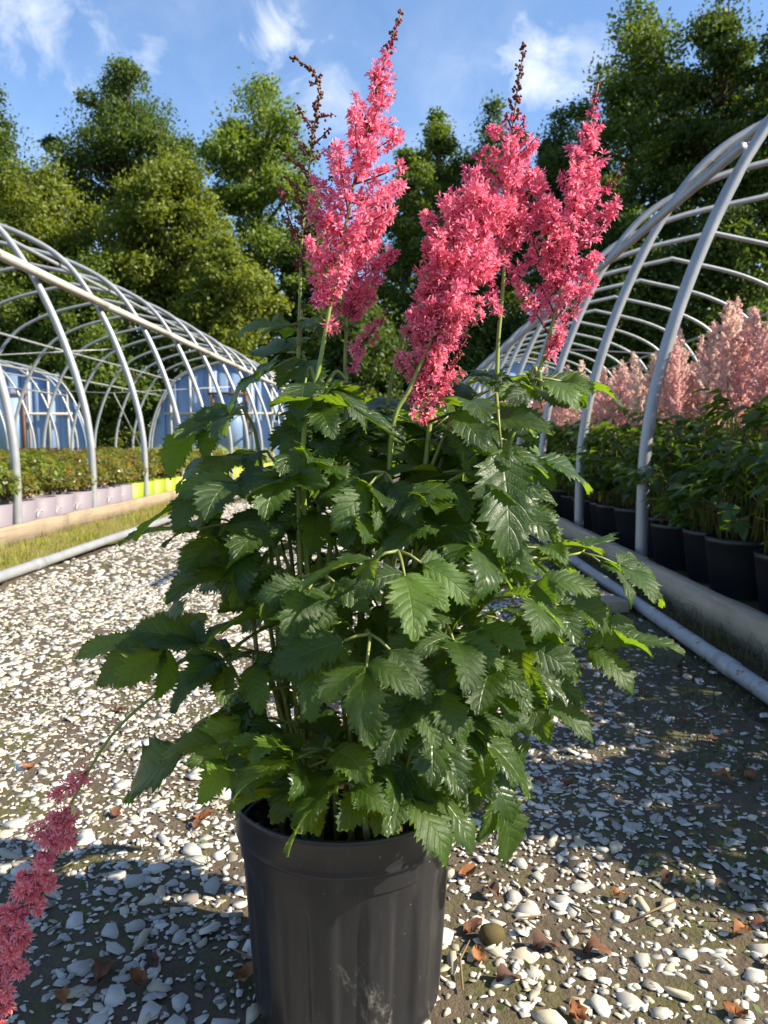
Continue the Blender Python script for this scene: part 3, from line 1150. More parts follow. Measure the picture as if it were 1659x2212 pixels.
def bed_plant(seed):
    r = np.random.default_rng(seed)
    e = empty('pink_astilbe', (0, 0, 0))
    simple_pot(.12, .15, .23, 'blackpot', e)
    st = MB()
    fo = MB()
    for k in range(30):
        a = r.uniform(0, 6.28)
        q = r.uniform(.02, .12)
        b0 = Vector((q * math.cos(a), q * math.sin(a), .19))
        R1 = r.uniform(.06, .30)
        z1 = r.uniform(.36, .80) if R1 < .2 else r.uniform(.34, .68)
        tip = Vector((R1 * math.cos(a), R1 * math.sin(a), z1))
        mid = b0.lerp(tip, .55) + Vector((-.2 * R1 * math.cos(a), -.2 * R1 * math.sin(a), .04))
        g = r.uniform(0, 1)
        st.tube([b0, mid, tip], [.0035, .003, .002], 5, np.array((.20, .19, .05)) * (1 - g) + np.array((.12, .15, .035)) * g)
        n = 14
        an = a + r.uniform(-1.3, 1.3, n)
        off = r.uniform(0, .07, (n, 1))
        d = unit(np.stack([np.cos(an), np.sin(an), r.uniform(-.55, .2, n)], -1))
        C = np.array(tip)[None] + d * off + r.normal(0, .02, (n, 3))
        nrm = np.cross(d, np.cross(np.tile([0, 0, 1.0], (n, 1)) + r.normal(0, .3, (n, 3)), d))
        nrm = unit(nrm)
        v, f = bed_leaf_arrays(C, d, nrm, r.uniform(.05, .09, n), r.uniform(.028, .048, n))
        t = r.uniform(0, 1, (n, 1))
        col = np.array((.022, .058, .014))[None] * (1 - t) + np.array((.070, .120, .024))[None] * t
        fo.add(v, [f], np.repeat(col, 7, 0))
    for k in range(16):      # dry basal straw
        a = r.uniform(0, 6.28)
        q = r.uniform(.05, .16)
        st.tube([Vector((.1 * math.cos(a), .1 * math.sin(a), .22)), Vector((q * math.cos(a + .3), q * math.sin(a + .3), r.uniform(.12, .42)))], [.002, .001], 4, (.20, .12, .05))
    st.build('stem_cluster', 'bract', e)
    fo.build('foliage', 'bedleaf', e)
    return e


def plume_mesh(seed, h=.42):
    r = np.random.default_rng(seed)
    mbb = MB()
    mbb.tube([Vector((0, 0, -.35)), Vector((0, 0, 0)), Vector((.01, 0, h * .6)), Vector((0, .01, h))], [.003, .0028, .002, .0008], 5, (.30, .30, .10))
    pink = np.array([(.87, .56, .55), (.89, .69, .64), (.82, .46, .50)][seed % 3])
    cr = np.array((.72, .66, .42))
    for k in range(34):
        t = k / 33
        a = k * 2.4 + r.uniform(-.4, .4)
        L_ = .105 * (1 - t) ** .75 * r.uniform(.75, 1.15) + .012
        z0 = t * h * .93
        el = math.radians(r.uniform(32, 58))
        d = np.array([math.cos(a) * math.cos(el), math.sin(a) * math.cos(el), math.sin(el)])
        n = int(14 + 1000 * L_)
        s = r.uniform(.08, 1, n)
        C = np.array([0, 0, z0])[None] + d[None] * (L_ * s)[:, None] + r.normal(0, .006, (n, 3)) * (1.25 - s)[:, None]
        v, q = leaf_quads(C, rand_dir(n, r), r.uniform(.009, .017, n), r.uniform(.005, .009, n), r)
        g = np.clip(r.normal(.12 + .25 * t, .22, (n, 1)), 0, 1)
        mbb.add(v, [q], np.repeat(pink[None] * (1 - g) + cr[None] * g, 4, 0))
        mbb.tube([Vector((0, 0, z0)), Vector((0, 0, z0)) + Vector(d) * L_], [.0012, .0005], 3, (.5, .40, .22), False)
    return mbb.mesh('flower_plume', 'paleplume')


plumes = [plume_mesh(k, .36 + .03 * (k % 4)) for k in range(6)]
protos = [bed_plant(50 + k) for k in range(4)]
for row in range(6):
    y = 1.05 + .19 * (row % 2)
    x0 = 1.50 + row * .37
    while y < 15.0:
        if (858 + x0 / y * 1660 < 1659 + 420) or (row < 4):
            o = copy_tree(protos[R.randrange(4)])
            o.location = (x0 + R.uniform(-.03, .03), y, -.01)
            o.rotation_euler = (0, 0, R.uniform(0, 6.28))
            s = R.uniform(.95, 1.12)
            o.scale = (s, s, s)
            tag(o, 'potted plant with pale pink plumes, ' + ('first', 'second', 'third', 'fourth', 'fifth', 'sixth')[row] + ' row from the grey board', 'flowering plant', 'pale pink plume plants in the right bed')
            for k in range(5 if y < 7 else 4):
                pm = link('flower_plume', R.choice(plumes), o)
                a = R.uniform(0, 6.28)
                q_ = R.uniform(.02, .14)
                pm.location = (q_ * math.cos(a), q_ * math.sin(a), R.uniform(.68, .86))
                pm.rotation_euler = (R.uniform(-.12, .12), R.uniform(-.12, .12), R.uniform(0, 6.28))
                f_ = R.uniform(.8, 1.1)
                pm.scale = (f_, f_, f_)
        y += .37
for p_ in protos:
    for c in [q_ for ch in p_.children for q_ in ch.children] + list(p_.children) + [p_]:
        bpy.data.objects.remove(c)

# ------------------------------------------------------------ trees
def tree(u, vt, vb, hw, Y, pal, label, seed, nclump=36, leaf=.15, per=400, name='broadleaf_tree', group='trees behind the nursery', lean=0.0, trunk_to=.8, shape=1.0):
    r = np.random.default_rng(seed)
    c_top, c_bot = P(u, vt, Y), P(u, vb, Y)
    ztop, zbot = c_top.z, max(c_bot.z, .2)
    halfw = hw / FPX * Y
    cx, cz, hz = c_top.x, (ztop + zbot) / 2, (ztop - zbot) / 2
    rt = empty(name, (cx, Y, 0), label, 'tree', group)
    mbb = MB()
    cl = []
    for k in range(nclump):
        d = rand_dir(1, r)[0]
        d *= r.uniform(.15, 1.0) ** .4 * (1 + .16 * math.sin(3.1 * d[0] + seed) * math.sin(4.3 * d[2] + 2 * seed) + .12 * math.sin(7 * d[2] + seed))
        zz = d[2]
        wid = halfw * (1.0 if zz < 0 else (1 - .35 * shape * zz))
        cr = r.uniform(.13, .30) * min(halfw, hz * .8)
        c = np.array([d[0] * (wid - cr * .5), d[1] * halfw * .8, cz + zz * (hz - cr * .6)])
        cl.append((c, cr, .16))
    for k in range(7):      # a leader of smaller clumps up the middle so the top tapers
        f = k / 6
        cr = (.34 - .20 * f) * min(halfw, hz * .8)
        cl.append((np.array([r.uniform(-.18, .18) * halfw * (1 - f * .6), r.uniform(-.2, .2) * halfw, cz + hz * (.15 + .80 * f) - cr * .4]), cr, .16 + .34 * f))
    for c, cr, nzz in cl:
        n = int(per * r.uniform(.7, 1.25))
        dd = rand_dir(n, r)
        rad = cr * r.uniform(.25, 1.0, (n, 1)) ** .45
        C = c[None] + dd * rad * np.array([1.15, 1.15, .62]) + r.normal(0, cr * nzz, (n, 3)) * np.array([1, 1, 1.3])
        nn_ = unit(rand_dir(n, r) + np.array([0, 0, .55]) + dd * .4)
        v, q = leaf_quads(C, nn_, leaf * r.uniform(.7, 1.5, n), leaf * r.uniform(.45, .8, n), r, .1)
        t = np.clip(r.normal(r.uniform(.2, .8), .22, (n, 1)), 0, 1)
        col = np.array(pal[0])[None] * (1 - t) + np.array(pal[1])[None] * t
        mbb.add(v, [q], np.repeat(col, 4, 0))
    # outlying sprays so the outline breaks up
    n = int(nclump * per * .09)
    dd = rand_dir(n, r)
    C = np.array([0, 0, cz])[None] + dd * np.array([halfw * .95, halfw * .8, hz])[None] * r.uniform(.5, .99, (n, 1))
    v, q = leaf_quads(C, unit(rand_dir(n, r) + np.array([0, 0, .5])), leaf * r.uniform(.7, 1.3, n), leaf * r.uniform(.4, .7, n), r, .1)
    t = r.uniform(0, 1, (n, 1))
    mbb.add(v, [q], np.repeat(np.array(pal[0])[None] * (1 - t) + np.array(pal[1])[None] * t, 4, 0))
    mbb.build('crown', 'treeleaf', rt)
    tb = MB()
    r0 = .018 * ztop + .05
    top = cz + hz * trunk_to
    zs = np.linspace(-.05, top, 9)
    wob = [Vector((lean * z / ztop + .15 * math.sin(z * .5 + seed), .1 * math.sin(z * .7 + seed), z)) for z in zs]
    tb.tube(wob, [r0 * (1 - .85 * (i / 8)) for i in range(9)], 9)
    for c, cr, _ in cl[::2]:
        z0 = max(min(c[2] - .35 * abs(c[0]) - cr, top * .95), zbot * .8 + .3)
        f = z0 / top * 8
        i = min(int(max(f, 0)), 7)
        s = wob[i].lerp(wob[i + 1], max(0, f - i))
        e_ = Vector(c)
        m_ = s.lerp(e_, .55) + Vector((0, 0, .12 * (e_ - s).length))
        rr_ = r0 * .28
        tb.tube([s, m_, e_], [rr_, rr_ * .6, rr_ * .2], 5)
    tb.build('trunk', 'bark', rt, True)
    return rt


dark = ((.034, .064, .015), (.095, .142, .030))
mid_ = ((.050, .090, .016), (.130, .180, .032))
warm = ((.080, .115, .015), (.190, .225, .036))
lite = ((.075, .130, .022), (.175, .240, .044))
TREES = [
    (-20, 205, 640, 120, 31, dark, 'dark tree at the far side of the left frame, cut by the picture edge', 1, 34),
    (265, 168, 560, 165, 33, dark, 'tall dark green tree with a rounded crown behind the left frame', 2, 46),
    (90, 345, 760, 175, 28, warm, 'warm yellow-green tree low behind the left hoop frame', 3, 46),
    (360, 330, 720, 150, 27, warm, 'sunlit olive tree between the dark rounded tree and the pale airy tree', 4, 44),
    (560, 160, 660, 150, 30, lite, 'pale airy light green tree behind the brown budded flower stalk', 5, 34),
    (480, 520, 860, 130, 25, warm, 'bright bushy small tree behind the end of the left frame', 6, 34),
    (680, 470, 850, 110, 29, mid_, 'mid green tree filling the gap behind the tallest plume', 7, 30),
    (880, 330, 860, 105, 31, mid_, 'slender mid green tree behind the gap between the flower plumes', 8, 34),
    (945, 235, 700, 85, 34, mid_, 'feathery willow-like tree with a narrow top in the centre', 9, 26),
    (1065, 215, 760, 100, 33, dark, 'dark round-topped tree behind the central tall plume', 10, 32),
    (1210, 235, 820, 130, 30, dark, 'dark tree just beside the tall tree over the right frame', 11, 38),
    (1385, -10, 760, 165, 29, mid_, 'very tall green tree with a pointed top behind the right frame', 12, 58),
    (1570, -40, 760, 150, 27, dark, 'tall dark tree rising over the ridge of the right hoop frame', 13, 54),
    (1720, 20, 800, 130, 25, mid_, 'green tree beyond the right frame, cut by the picture edge', 14, 40),
    (1330, 420, 900, 160, 26, dark, 'dark bushy understorey tree seen through the right hoops', 15, 34),
    (1560, 430, 900, 170, 25, dark, 'dense dark understorey tree behind the far hoops of the right frame', 16, 36),
    (200, 560, 985, 180, 25, mid_, 'leafy understorey tree seen through the left hoops', 17, 40),
    (-60, 420, 900, 140, 25, mid_, 'leafy green tree behind the farther blue end wall', 18, 34),
    (780, 620, 985, 150, 26, dark, 'dark shrubby tree closing the end of the gravel path', 19, 34),
    (1020, 600, 940, 140, 27, dark, 'dark shrubby tree between the central plumes and the right frame', 20, 34),
]
for t in TREES:
    tree(t[0], t[1], t[2], t[3], t[4], t[5], t[6], t[7], int(t[8] * 1.75), shape=1.0, trunk_to=.45)
tree(800, 850, 985, 60, 20, warm, 'low sunlit green bush at the end of the path', 31, 14, .09, 300, 'bush', 'bushes at the end of the path')
tree(250, 900, 985, 70, 24.5, warm, 'low yellow-green bush beside the left end wall', 32, 14, .1, 300, 'bush', 'bushes at the end of the path')
tree(930, 860, 985, 60, 22, lite, 'low light green bush beside the right end wall', 33, 14, .09, 300, 'bush', 'bushes at the end of the path')

# the wood goes on behind them as one mass
rw = np.random.default_rng(77)
n = 80000
x = rw.uniform(-34, 34, n)
zt = 8.5 + 2.0 * np.sin(x * .35) + 1.2 * np.sin(x * 1.1 + 1)
z = zt * rw.uniform(0, 1, n) ** 1.15
y = 37 + rw.uniform(-1, 1, n) * 2.2 + 1.2 * np.sin(x * .9) + 1.0 * np.sin(z * 1.3 + x)
v, q = leaf_quads(np.stack([x, y, z], -1), unit(rand_dir(n, rw) + np.array([0, -.3, .5])), .36 * rw.uniform(.7, 1.4, n), .24 * rw.uniform(.7, 1.3, n), rw, .1)
tag(MB().add(v, [q], np.repeat(green(n, dark[0], mid_[1], rw), 4, 0)).build('woodland', 'treeleaf'), 'dense dark woodland closing the view behind the single trees', 'woodland', None, 'stuff')

# ------------------------------------------------------------ the black nursery pot
rim = P(749, 1694, .842)
POT = Vector((rim.x, rim.y, 0))
PH, PR = rim.z, .1245
DZ = PH - .2363
pot = empty('nursery_pot', POT, 'large black ribbed plastic pot holding the pink flowering plant', 'plant pot')


def flute(r, z, t):
    f = max(0.0, min(1, (z - .012) / .03)) * max(0.0, min(1, (.186 + DZ - z) / .055))
    f = f * f * (3 - 2 * f)
    s = math.sin(t * 12 + .4)
    s = max(-1, min(1, s * 2.6))
    return r - .0042 * f * (.5 + .5 * s)


prof = [(.0, .004), (.094, .002), (.1005, .006), (.1035, .014)]
prof += [(.1040 + (.1155 - .1040) * k / 16, .014 + (.188 + DZ - .014) * k / 16) for k in range(1, 17)]
prof += [(.1165, .192 + DZ), (.1185, .1945 + DZ), (.1215, .1955 + DZ), (.1222, .1985 + DZ), (.1212, .201 + DZ), (.1216, .204 + DZ), (.1232, PH - .008), (.1252, PH - .006), (.1262, PH - .002), (.1252, PH + .001), (.1226, PH + .0005), (.1205, PH - .006), (.1172, .175 + DZ)]
MB().lathe([(r_ * 1.025, z_) for r_, z_ in prof], 240, flute).build('pot_wall', 'pot', pot, True)
sv = []
rs = np.random.default_rng(3)
sm = MB()
rows_ = [(.1190 * k / 9, .188 + DZ * .6 + .010 * math.cos(k / 9 * 1.5)) for k in range(9, -1, -1)]
sm.lathe(rows_, 40, lambda r, z, t: r * (1 + .0 * t))
so_ = sm.build('potting_soil', 'soil', pot, True)
vv = np.array([v.co for v in so_.data.vertices])
vv[:, 2] += rs.normal(0, .0025, len(vv))
so_.data.vertices.foreach_set('co', vv.ravel().astype(np.float32))
bb = MB()
for k in range(170):
    a, q = rs.uniform(0, 6.28), .108 * math.sqrt(rs.uniform(0, 1))
    c = np.array([q * math.cos(a), q * math.sin(a), .1985 + DZ * .6])
    s = rs.uniform(.002, .008)
    g = chip_geo(1, np.array([s]), rs, (.3, .6))[0]
    bb.add(g + c, [KV + np.arange(KV), np.stack([j, (j + 1) % KV, KV + (j + 1) % KV, KV + j], -1)], np.array([(.05, .03, .018), (.10, .06, .03), (.16, .10, .055)][k % 3]))
tag(bb.build('bark_bits', 'deadleaf', pot), kind='stuff')
# drain hole near the base
ha = math.atan2(-.93, .42)
hc = Vector((math.cos(ha), math.sin(ha), 0))
ht = Vector((-math.sin(ha), math.cos(ha), 0))
rb = .1082
mbb = MB()
ring = []
for k in range(20):
    t = k / 20 * 2 * PI
    ring.append(hc * (rb + .0012) + ht * (.0135 * math.cos(t)) + Vector((0, 0, .025 + .0125 * math.sin(t))))
mbb.add([tuple(p) for p in ring], [np.arange(20)])
mbb.build('drain_hole', 'hole', pot)

# ------------------------------------------------------------ leaflet meshes
def leaflet_mesh(seed):
    r = np.random.default_rng(seed)
    nt, ns = 30, 4
    W = r.uniform(.39, .48)
    curl = r.uniform(.4, 1.5)
    fold = r.uniform(.05, .42)
    bumpA = r.uniform(.002, .006)
    asym = r.uniform(-.08, .08)
    twist = r.uniform(-.6, .6)
    V_, U_ = [], []
    # bent midrib
    t = np.linspace(0, 1, nt + 1)
    ang = .18 - curl * t ** 1.4
    dx = np.concatenate([[0], np.cumsum(np.cos(ang[:-1]) / nt)])
    dz = np.concatenate([[0], np.cumsum(np.sin(ang[:-1]) / nt)])
    for i in range(nt + 1):
        ti = t[i]
        w = W * (max(ti, 1e-4) ** .52) * (1 - ti) ** .80 * 1.62
        lob = 1 + .15 * math.sin(ti * 2 * PI * 4.5 + seed)
        tooth = (1.02 if i % 2 else .75) * r.uniform(.93, 1.07)
        fwd = .030 if i % 2 else -.004
        for jx in range(-ns, ns + 1):
            s = jx / ns
            e = abs(s)
            ww = w * (1 + (asym if s > 0 else -asym))
            outer = 1.0 if e < .76 else (tooth * lob)
            yy = s * ww * (outer if e > .76 else 1)
            tx = ti + (fwd if e > .99 else (fwd * .2 if e > .7 else 0)) + .10 * e * e * (1 - ti) * .6
            tx = min(tx, 1.0)
            f = tx * nt
            k = min(int(f), nt - 1)
            g = f - k
            x = dx[k] * (1 - g) + dx[k + 1] * g
            z = dz[k] * (1 - g) + dz[k + 1] * g
            a = ang[k]
            ph = ti * 8 - 2.1 * e
            zz = fold * abs(yy) + bumpA * (abs(math.sin(PI * ph)) - .5) * min(1, e * 3) + .035 * math.sin(ti * 9 + seed + s * 2) * e - .25 * yy * yy / (W + .01)
            yy2 = yy * math.cos(twist * ti) - zz * math.sin(twist * ti)
            zz2 = yy * math.sin(twist * ti) + zz * math.cos(twist * ti)
            V_.append((x - math.sin(a) * zz2, yy2, z + math.cos(a) * zz2))
            U_.append((tx, .5 + s * .5))
    w_ = 2 * ns + 1
    i, j_ = np.meshgrid(np.arange(nt), np.arange(w_ - 1), indexing='ij')
    q = np.stack([i * w_ + j_, (i + 1) * w_ + j_, (i + 1) * w_ + j_ + 1, i * w_ + j_ + 1], -1).reshape(-1, 4)
    return MB().add(V_, [q], None, U_).mesh('leaflet', 'leaf', True)


LV = [leaflet_mesh(k) for k in range(18)]
plant = empty('astilbe_plant', POT, 'tall bushy green astilbe with bright pink feathery plumes growing in the black pot', 'flowering plant')
AX = Vector((0, 0, 0))
rl = random.Random(11)
nleaf = 0
overflow = []


def put_leaflet(parent, p, d, nrm, L_):
    global nleaf
    d = d.normalized()
    nrm = (nrm - d * nrm.dot(d)).normalized()
    y_ = nrm.cross(d)
    m = Matrix((d, y_, nrm)).transposed().to_4x4()
    if nleaf >= 300:
        overflow.append((rl.randrange(len(LV)), Matrix.Translation(p) @ m @ Matrix.Diagonal((L_, L_, L_, 1))))
        return
    o = link('leaflet', LV[rl.randrange(len(LV))], parent)
    o.matrix_basis = Matrix.Translation(p) @ m @ Matrix.Diagonal((L_, L_ * rl.uniform(.9, 1.12) * rl.choice((1, -1)), L_, 1))
    # mirrored copies would flip the upper side: keep handedness
    if o.matrix_basis.determinant() < 0:
        o.matrix_basis = Matrix.Translation(p) @ m @ Matrix.Diagonal((L_, L_, L_, 1))
    nleaf += 1


def compound(u, v, dY, size=1.0, full=2, aim=None, droop=None, base=None):
    """one compound leaf: pixel (u, v) of its main node, dY = offset from the pot axis, size, how many leaflets"""
    node = P(u, v, POT.y + dY) - POT
    if aim is not None:
        tip = P(aim[0], aim[1], POT.y + dY + (aim[2] if len(aim) > 2 else 0)) - POT
        d0 = (tip - node).normalized()
        if math.hypot(aim[0] - u, aim[1] - v) > 85:
            node = tip - d0 * (.098 * size)
    else:
        d0 = Vector((node.x, node.y, 0))
        if d0.length < .05:
            d0 = Vector((rl.uniform(-1, 1), rl.uniform(-1, .3), 0))
        d0.normalize()
        a = rl.uniform(-.45, .45)
        d0 = Matrix.Rotation(a, 3, 'Z') @ d0
        d0.z = rl.uniform(-.42, .0) if droop is None else droop
        d0.normalize()
    a = math.atan2(node.y, node.x) + rl.uniform(-.5, .5)
    q = rl.uniform(.01, .085)
    b0 = Vector((q * math.cos(a), q * math.sin(a), .188)) if base is None else base
    hor = Vector((node.x - b0.x, node.y - b0.y, 0))
    m1 = b0 + hor * .22 + Vector((0, 0, (node.z - b0.z) * .5))
    m2 = b0 + hor * .62 + Vector((0, 0, (node.z - b0.z) * .88 + .012))
    pet = catmull([b0, m1, m2, node], 5)
    up = Vector((rl.uniform(-.25, .25), rl.uniform(-.35, .15), 1))
    nrm = (up - d0 * up.dot(d0)).normalized()
    stalk = MB()
    k = len(pet)
    cg = rl.uniform(0, 1)
    cs = np.array((.16, .20, .045)) * (1 - cg) + np.array((.25, .25, .07)) * cg
    stalk.tube(pet, [.0032 - .0016 * i / (k - 1) for i in range(k)], 7, cs)
    lf = None
    arms = []
    size *= .86 if dY < -.1 else 1.0
    L0 = .078 * size
    e0 = node + d0 * (.042 * size) - Vector((0, 0, .002))
    arms.append((node, e0, d0, L0, 3 if full else 1))
    for sg in (-1, 1):
        if full == 0:
            break
        an = sg * math.radians(rl.uniform(48, 74))
        d1 = Matrix.Rotation(an, 3, nrm) @ d0
        d1 = (d1 + Vector((0, 0, rl.uniform(-.18, .10)))).normalized()
        e1 = node + d1 * (.026 * size)
        arms.append((node, e1, d1, L0 * rl.uniform(.78, .95), {1: 1, 2: 2, 3: 3}[full]))
    for s_, e_, d_, _, _ in arms:
        stalk.tube([s_, s_.lerp(e_, .5) + nrm * .002, e_], [.0016, .0014, .0011], 6, cs)
    lf = stalk.build('leaf_stalk', 'bract', plant, True)
    for s_, e_, d_, L_, cnt_ in arms:
        tilt = Vector((rl.uniform(-.7, .8), rl.uniform(-.7, .5), 0))
        nn_ = (nrm + tilt).normalized()
        put_leaflet(lf, e_, (d_ + Vector((0, 0, rl.uniform(-.22, .05)))), nn_, L_ * rl.uniform(.9, 1.12))
        if cnt_ >= 2:
            sides = (-1, 1) if cnt_ == 3 else (rl.choice((-1, 1)),)
            for sg in sides:
                an = sg * math.radians(rl.uniform(46, 72))
                d2 = Matrix.Rotation(an, 3, nn_) @ d_
                put_leaflet(lf, e_ - d_ * .004, d2 + Vector((0, 0, rl.uniform(-.25, .1))), (nn_ + Vector((rl.uniform(-.7, .7), rl.uniform(-.6, .5), 0))).normalized(), L_ * rl.uniform(.62, .82))
    return lf


LEAVES = [
    # left side
    (335, 1385, -.03, 1.05, 3, (190, 1400, 0)), (455, 1400, -.05, .9, 2, (330, 1350, 0)), (440, 1140, -.02, 1.0, 2, (310, 1160, 0)), (470, 905, .02, 1.0, 2, (355, 960, 0)),
    (575, 800, .0, 1.0, 2, (480, 840, -.02)), (500, 990, .05, 1.0, 2, (400, 1010, 0)), (480, 1050, -.05, 1.05, 2, (320, 1110, -.02)), (510, 1240, -.07, 1.05, 2, (400, 1255, -.03)),
    (470, 1440, -.09, 1.0, 2, (380, 1480, -.04)), (430, 1610, -.03, 1.35, 0, (270, 1690, 0)), (535, 1565, -.11, .95, 2, (420, 1570, -.03)), (515, 1600, -.13, .9, 1, (470, 1660, -.05)),
    (645, 1640, -.15, .95, 2, (590, 1600, -.05)), (610, 1705, -.14, 1.0, 1, (500, 1715, -.03)), (620, 1100, -.02, 1.0, 2, (500, 1130, -.02)), (600, 1330, -.05, 1.0, 2, (470, 1330, -.05)),
    # centre, towards the camera
    (690, 1240, -.13, 1.0, 2, (650, 1290, -.06)), (800, 1370, -.19, 1.05, 1, (790, 1450, -.04)), (860, 1190, -.18, 1.1, 2, (880, 1260, -.05)), (690, 1450, -.17, 1.0, 2, (640, 1520, -.04)),
    (640, 1000, -.05, 1.0, 2, (600, 1040, -.06)), (760, 950, .02, 1.0, 2, (700, 990, -.06)), (900, 940, .07, 1.0, 2, (940, 990, -.04)), (790, 1050, -.12, 1.0, 2, (720, 1100, -.05)),
    (985, 1030, -.08, 1.0, 2, (900, 1060, -.06)), (1085, 985, -.10, 1.45, 0, (1098, 1130, -.035)), (860, 1560, -.18, 1.0, 2, (820, 1640, -.03)), (880, 1720, -.16, 1.05, 2, (990, 1800, -.04)),
    (740, 1690, -.16, .85, 1, (690, 1740, -.03)), (960, 1340, -.14, 1.0, 2, (990, 1400, -.05)), (740, 1340, -.12, 1.0, 2, (690, 1390, -.05)), (880, 1470, -.13, 1.0, 1, (930, 1540, -.05)),
    # right side
    (1140, 825, .02, 1.0, 2, (1260, 815, 0)), (1050, 800, .06, .9, 1, (1000, 830, -.02)), (1150, 985, .04, 1.0, 2, (1260, 1000, 0)), (1120, 1100, -.02, 1.0, 2, (1200, 1130, -.02)),
    (1260, 1195, .0, 1.05, 2, (1450, 1250, 0)), (1170, 1180, .02, 1.0, 1, (1280, 1170, 0)), (1250, 1380, -.02, 1.05, 2, (1430, 1370, 0)), (1110, 1260, -.12, 1.0, 2, (1160, 1310, -.06)),
    (1060, 1450, -.15, 1.05, 2, (1030, 1530, -.04)), (1150, 1500, -.06, 1.0, 2, (1260, 1560, -.02)), (1010, 1620, -.12, 1.0, 2, (1060, 1690, -.04)), (1060, 1680, -.07, .95, 2, (1110, 1750, -.02)),
    (1000, 1140, -.10, 1.05, 2, (1040, 1200, -.06)), (1040, 1330, -.06, 1.0, 1, (1110, 1370, -.03)),
    (930, 1700, -.13, 1.25, 2, (1035, 1838, -.02)), (1060, 1640, -.04, 1.1, 1, (1097, 1818, 0)), (680, 1650, -.13, 1.25, 2, (490, 1705, -.01)), (700, 1620, -.15, 1.1, 2, (620, 1640, -.04)), (880, 1650, -.15, 1.0, 1, (830, 1800, -.02)), (1000, 1560, -.10, 1.1, 2, (1110, 1660, -.01)), (960, 1600, -.14, 1.05, 2, (1000, 1700, -.03)), (1100, 1420, -.06, 1.0, 2, (1235, 1480, 0)), (560, 1500, -.06, 1.0, 2, (400, 1570, -.01)), (560, 1180, -.04, 1.0, 2, (390, 1250, -.01)), (1190, 1300, -.05, 1.0, 1, (1320, 1330, 0)),
    # back of the plant
    (700, 880, .14, 1.0, 0), (860, 880, .16, 1.0, 1), (1000, 880, .13, 1.0, 1), (620, 1170, .14, 1.0, 0), (1010, 1190, .15, 1.0, 0), (800, 1160, .10, 1.0, 0), (640, 1330, .10, 1.0, 0), (980, 1420, .10, 1.0, 0), (780, 1260, .02, 1.0, 0),
    (900, 1330, .0, 1.0, 0), (620, 1480, .02, 1.0, 0), (1010, 1540, .02, 1.0, 0),
]
for (u, v, dy, sz_, aim_, bu, bv) in ((648, 705, .0, .62, (575, 700, 0), 646, 745), (652, 690, .0, .55, (700, 700, -.01), 646, 740), (690, 835, -.04, .75, (600, 850, -.01), 688, 850), (705, 835, -.05, .75, (785, 870, -.02), 690, 848),
                                      (1130, 835, -.01, .7, (1040, 800, 0), 1165, 800), (1185, 820, -.01, .85, (1315, 822, 0), 1165, 802)):
    compound(u, v, dy, sz_, 1, aim_, None, P(bu, bv, POT.y + dy) - POT)
for L_ in LEAVES:
    compound(*L_)

# crowded smaller leaflets deep inside the bush, too hidden to pick apart
inner = MB()
LVco = [np.array([v.co for v in m_.vertices]) for m_ in LV]
LVfa = [np.array([list(p_.vertices) for p_ in m_.polygons]) for m_ in LV]
LVuv = []
for m_ in LV:
    uu = np.zeros((len(m_.vertices), 2))
    for lp_ in m_.loops:
        uu[lp_.vertex_index] = m_.uv_layers[0].data[lp_.index].uv
    LVuv.append(uu)
for i, mt in overflow:
    mt = np.array(mt)
    inner.add((mt[:3, :3] @ LVco[i].T).T + mt[:3, 3], [LVfa[i]], None, LVuv[i])
for k in range(250):
    u = rl.uniform(560, 1130)
    v = rl.uniform(880, 1560)
    if k < 70:
        v = rl.uniform(880, 1180)
    w_ = 1 - abs(v - 1200) / 900
    u = 835 + (u - 835) * w_
    p = P(u, v, POT.y + rl.uniform(-.10, .17)) - POT
    d = Vector((p.x + rl.uniform(-.12, .12), p.y + rl.uniform(-.14, .08), 0)).normalized()
    d.z = rl.uniform(-.5, .15)
    d.normalize()
    nrm = Vector((rl.uniform(-.45, .45), rl.uniform(-.55, .2), 1))
    nrm = (nrm - d * nrm.dot(d)).normalized()
    mt = np.array(Matrix((d, nrm.cross(d), nrm)).transposed())
    i = rl.randrange(len(LV))
    L_ = rl.uniform(.055, .09)
    inner.add((mt @ (LVco[i] * L_).T).T + np.array(p), [LVfa[i]], None, LVuv[i])
    inner.add(*(lambda t_: (t_.V[0], t_.F))(MB().tube([p - d * .05 - Vector((0, 0, .03)), p], [.0016, .0011], 5)))
tag(inner.build('inner_foliage', 'leaf', plant, True), kind='stuff')

# bare basal stems and dry remnants
for k in range(26):
    a = rl.uniform(0, 6.28)
    q = .085 * math.sqrt(rl.random())
    b0 = Vector((q * math.cos(a), q * math.sin(a), .186))
    h = rl.uniform(.07, .30)
    e_ = b0 + Vector((.35 * q * math.cos(a) + rl.uniform(-.02, .02), .35 * q * math.sin(a) + rl.uniform(-.02, .02), h))
    g = rl.random()
    c = np.array((.26, .22, .09)) * (1 - g) + np.array((.17, .20, .05)) * g
    MB().tube(catmull([b0, b0.lerp(e_, .5) + Vector((rl.uniform(-.006, .006), 0, 0)), e_], 3), [.0034] * 5 + [.0026] * 2, 7, c).build('stem', 'bract', plant, True)


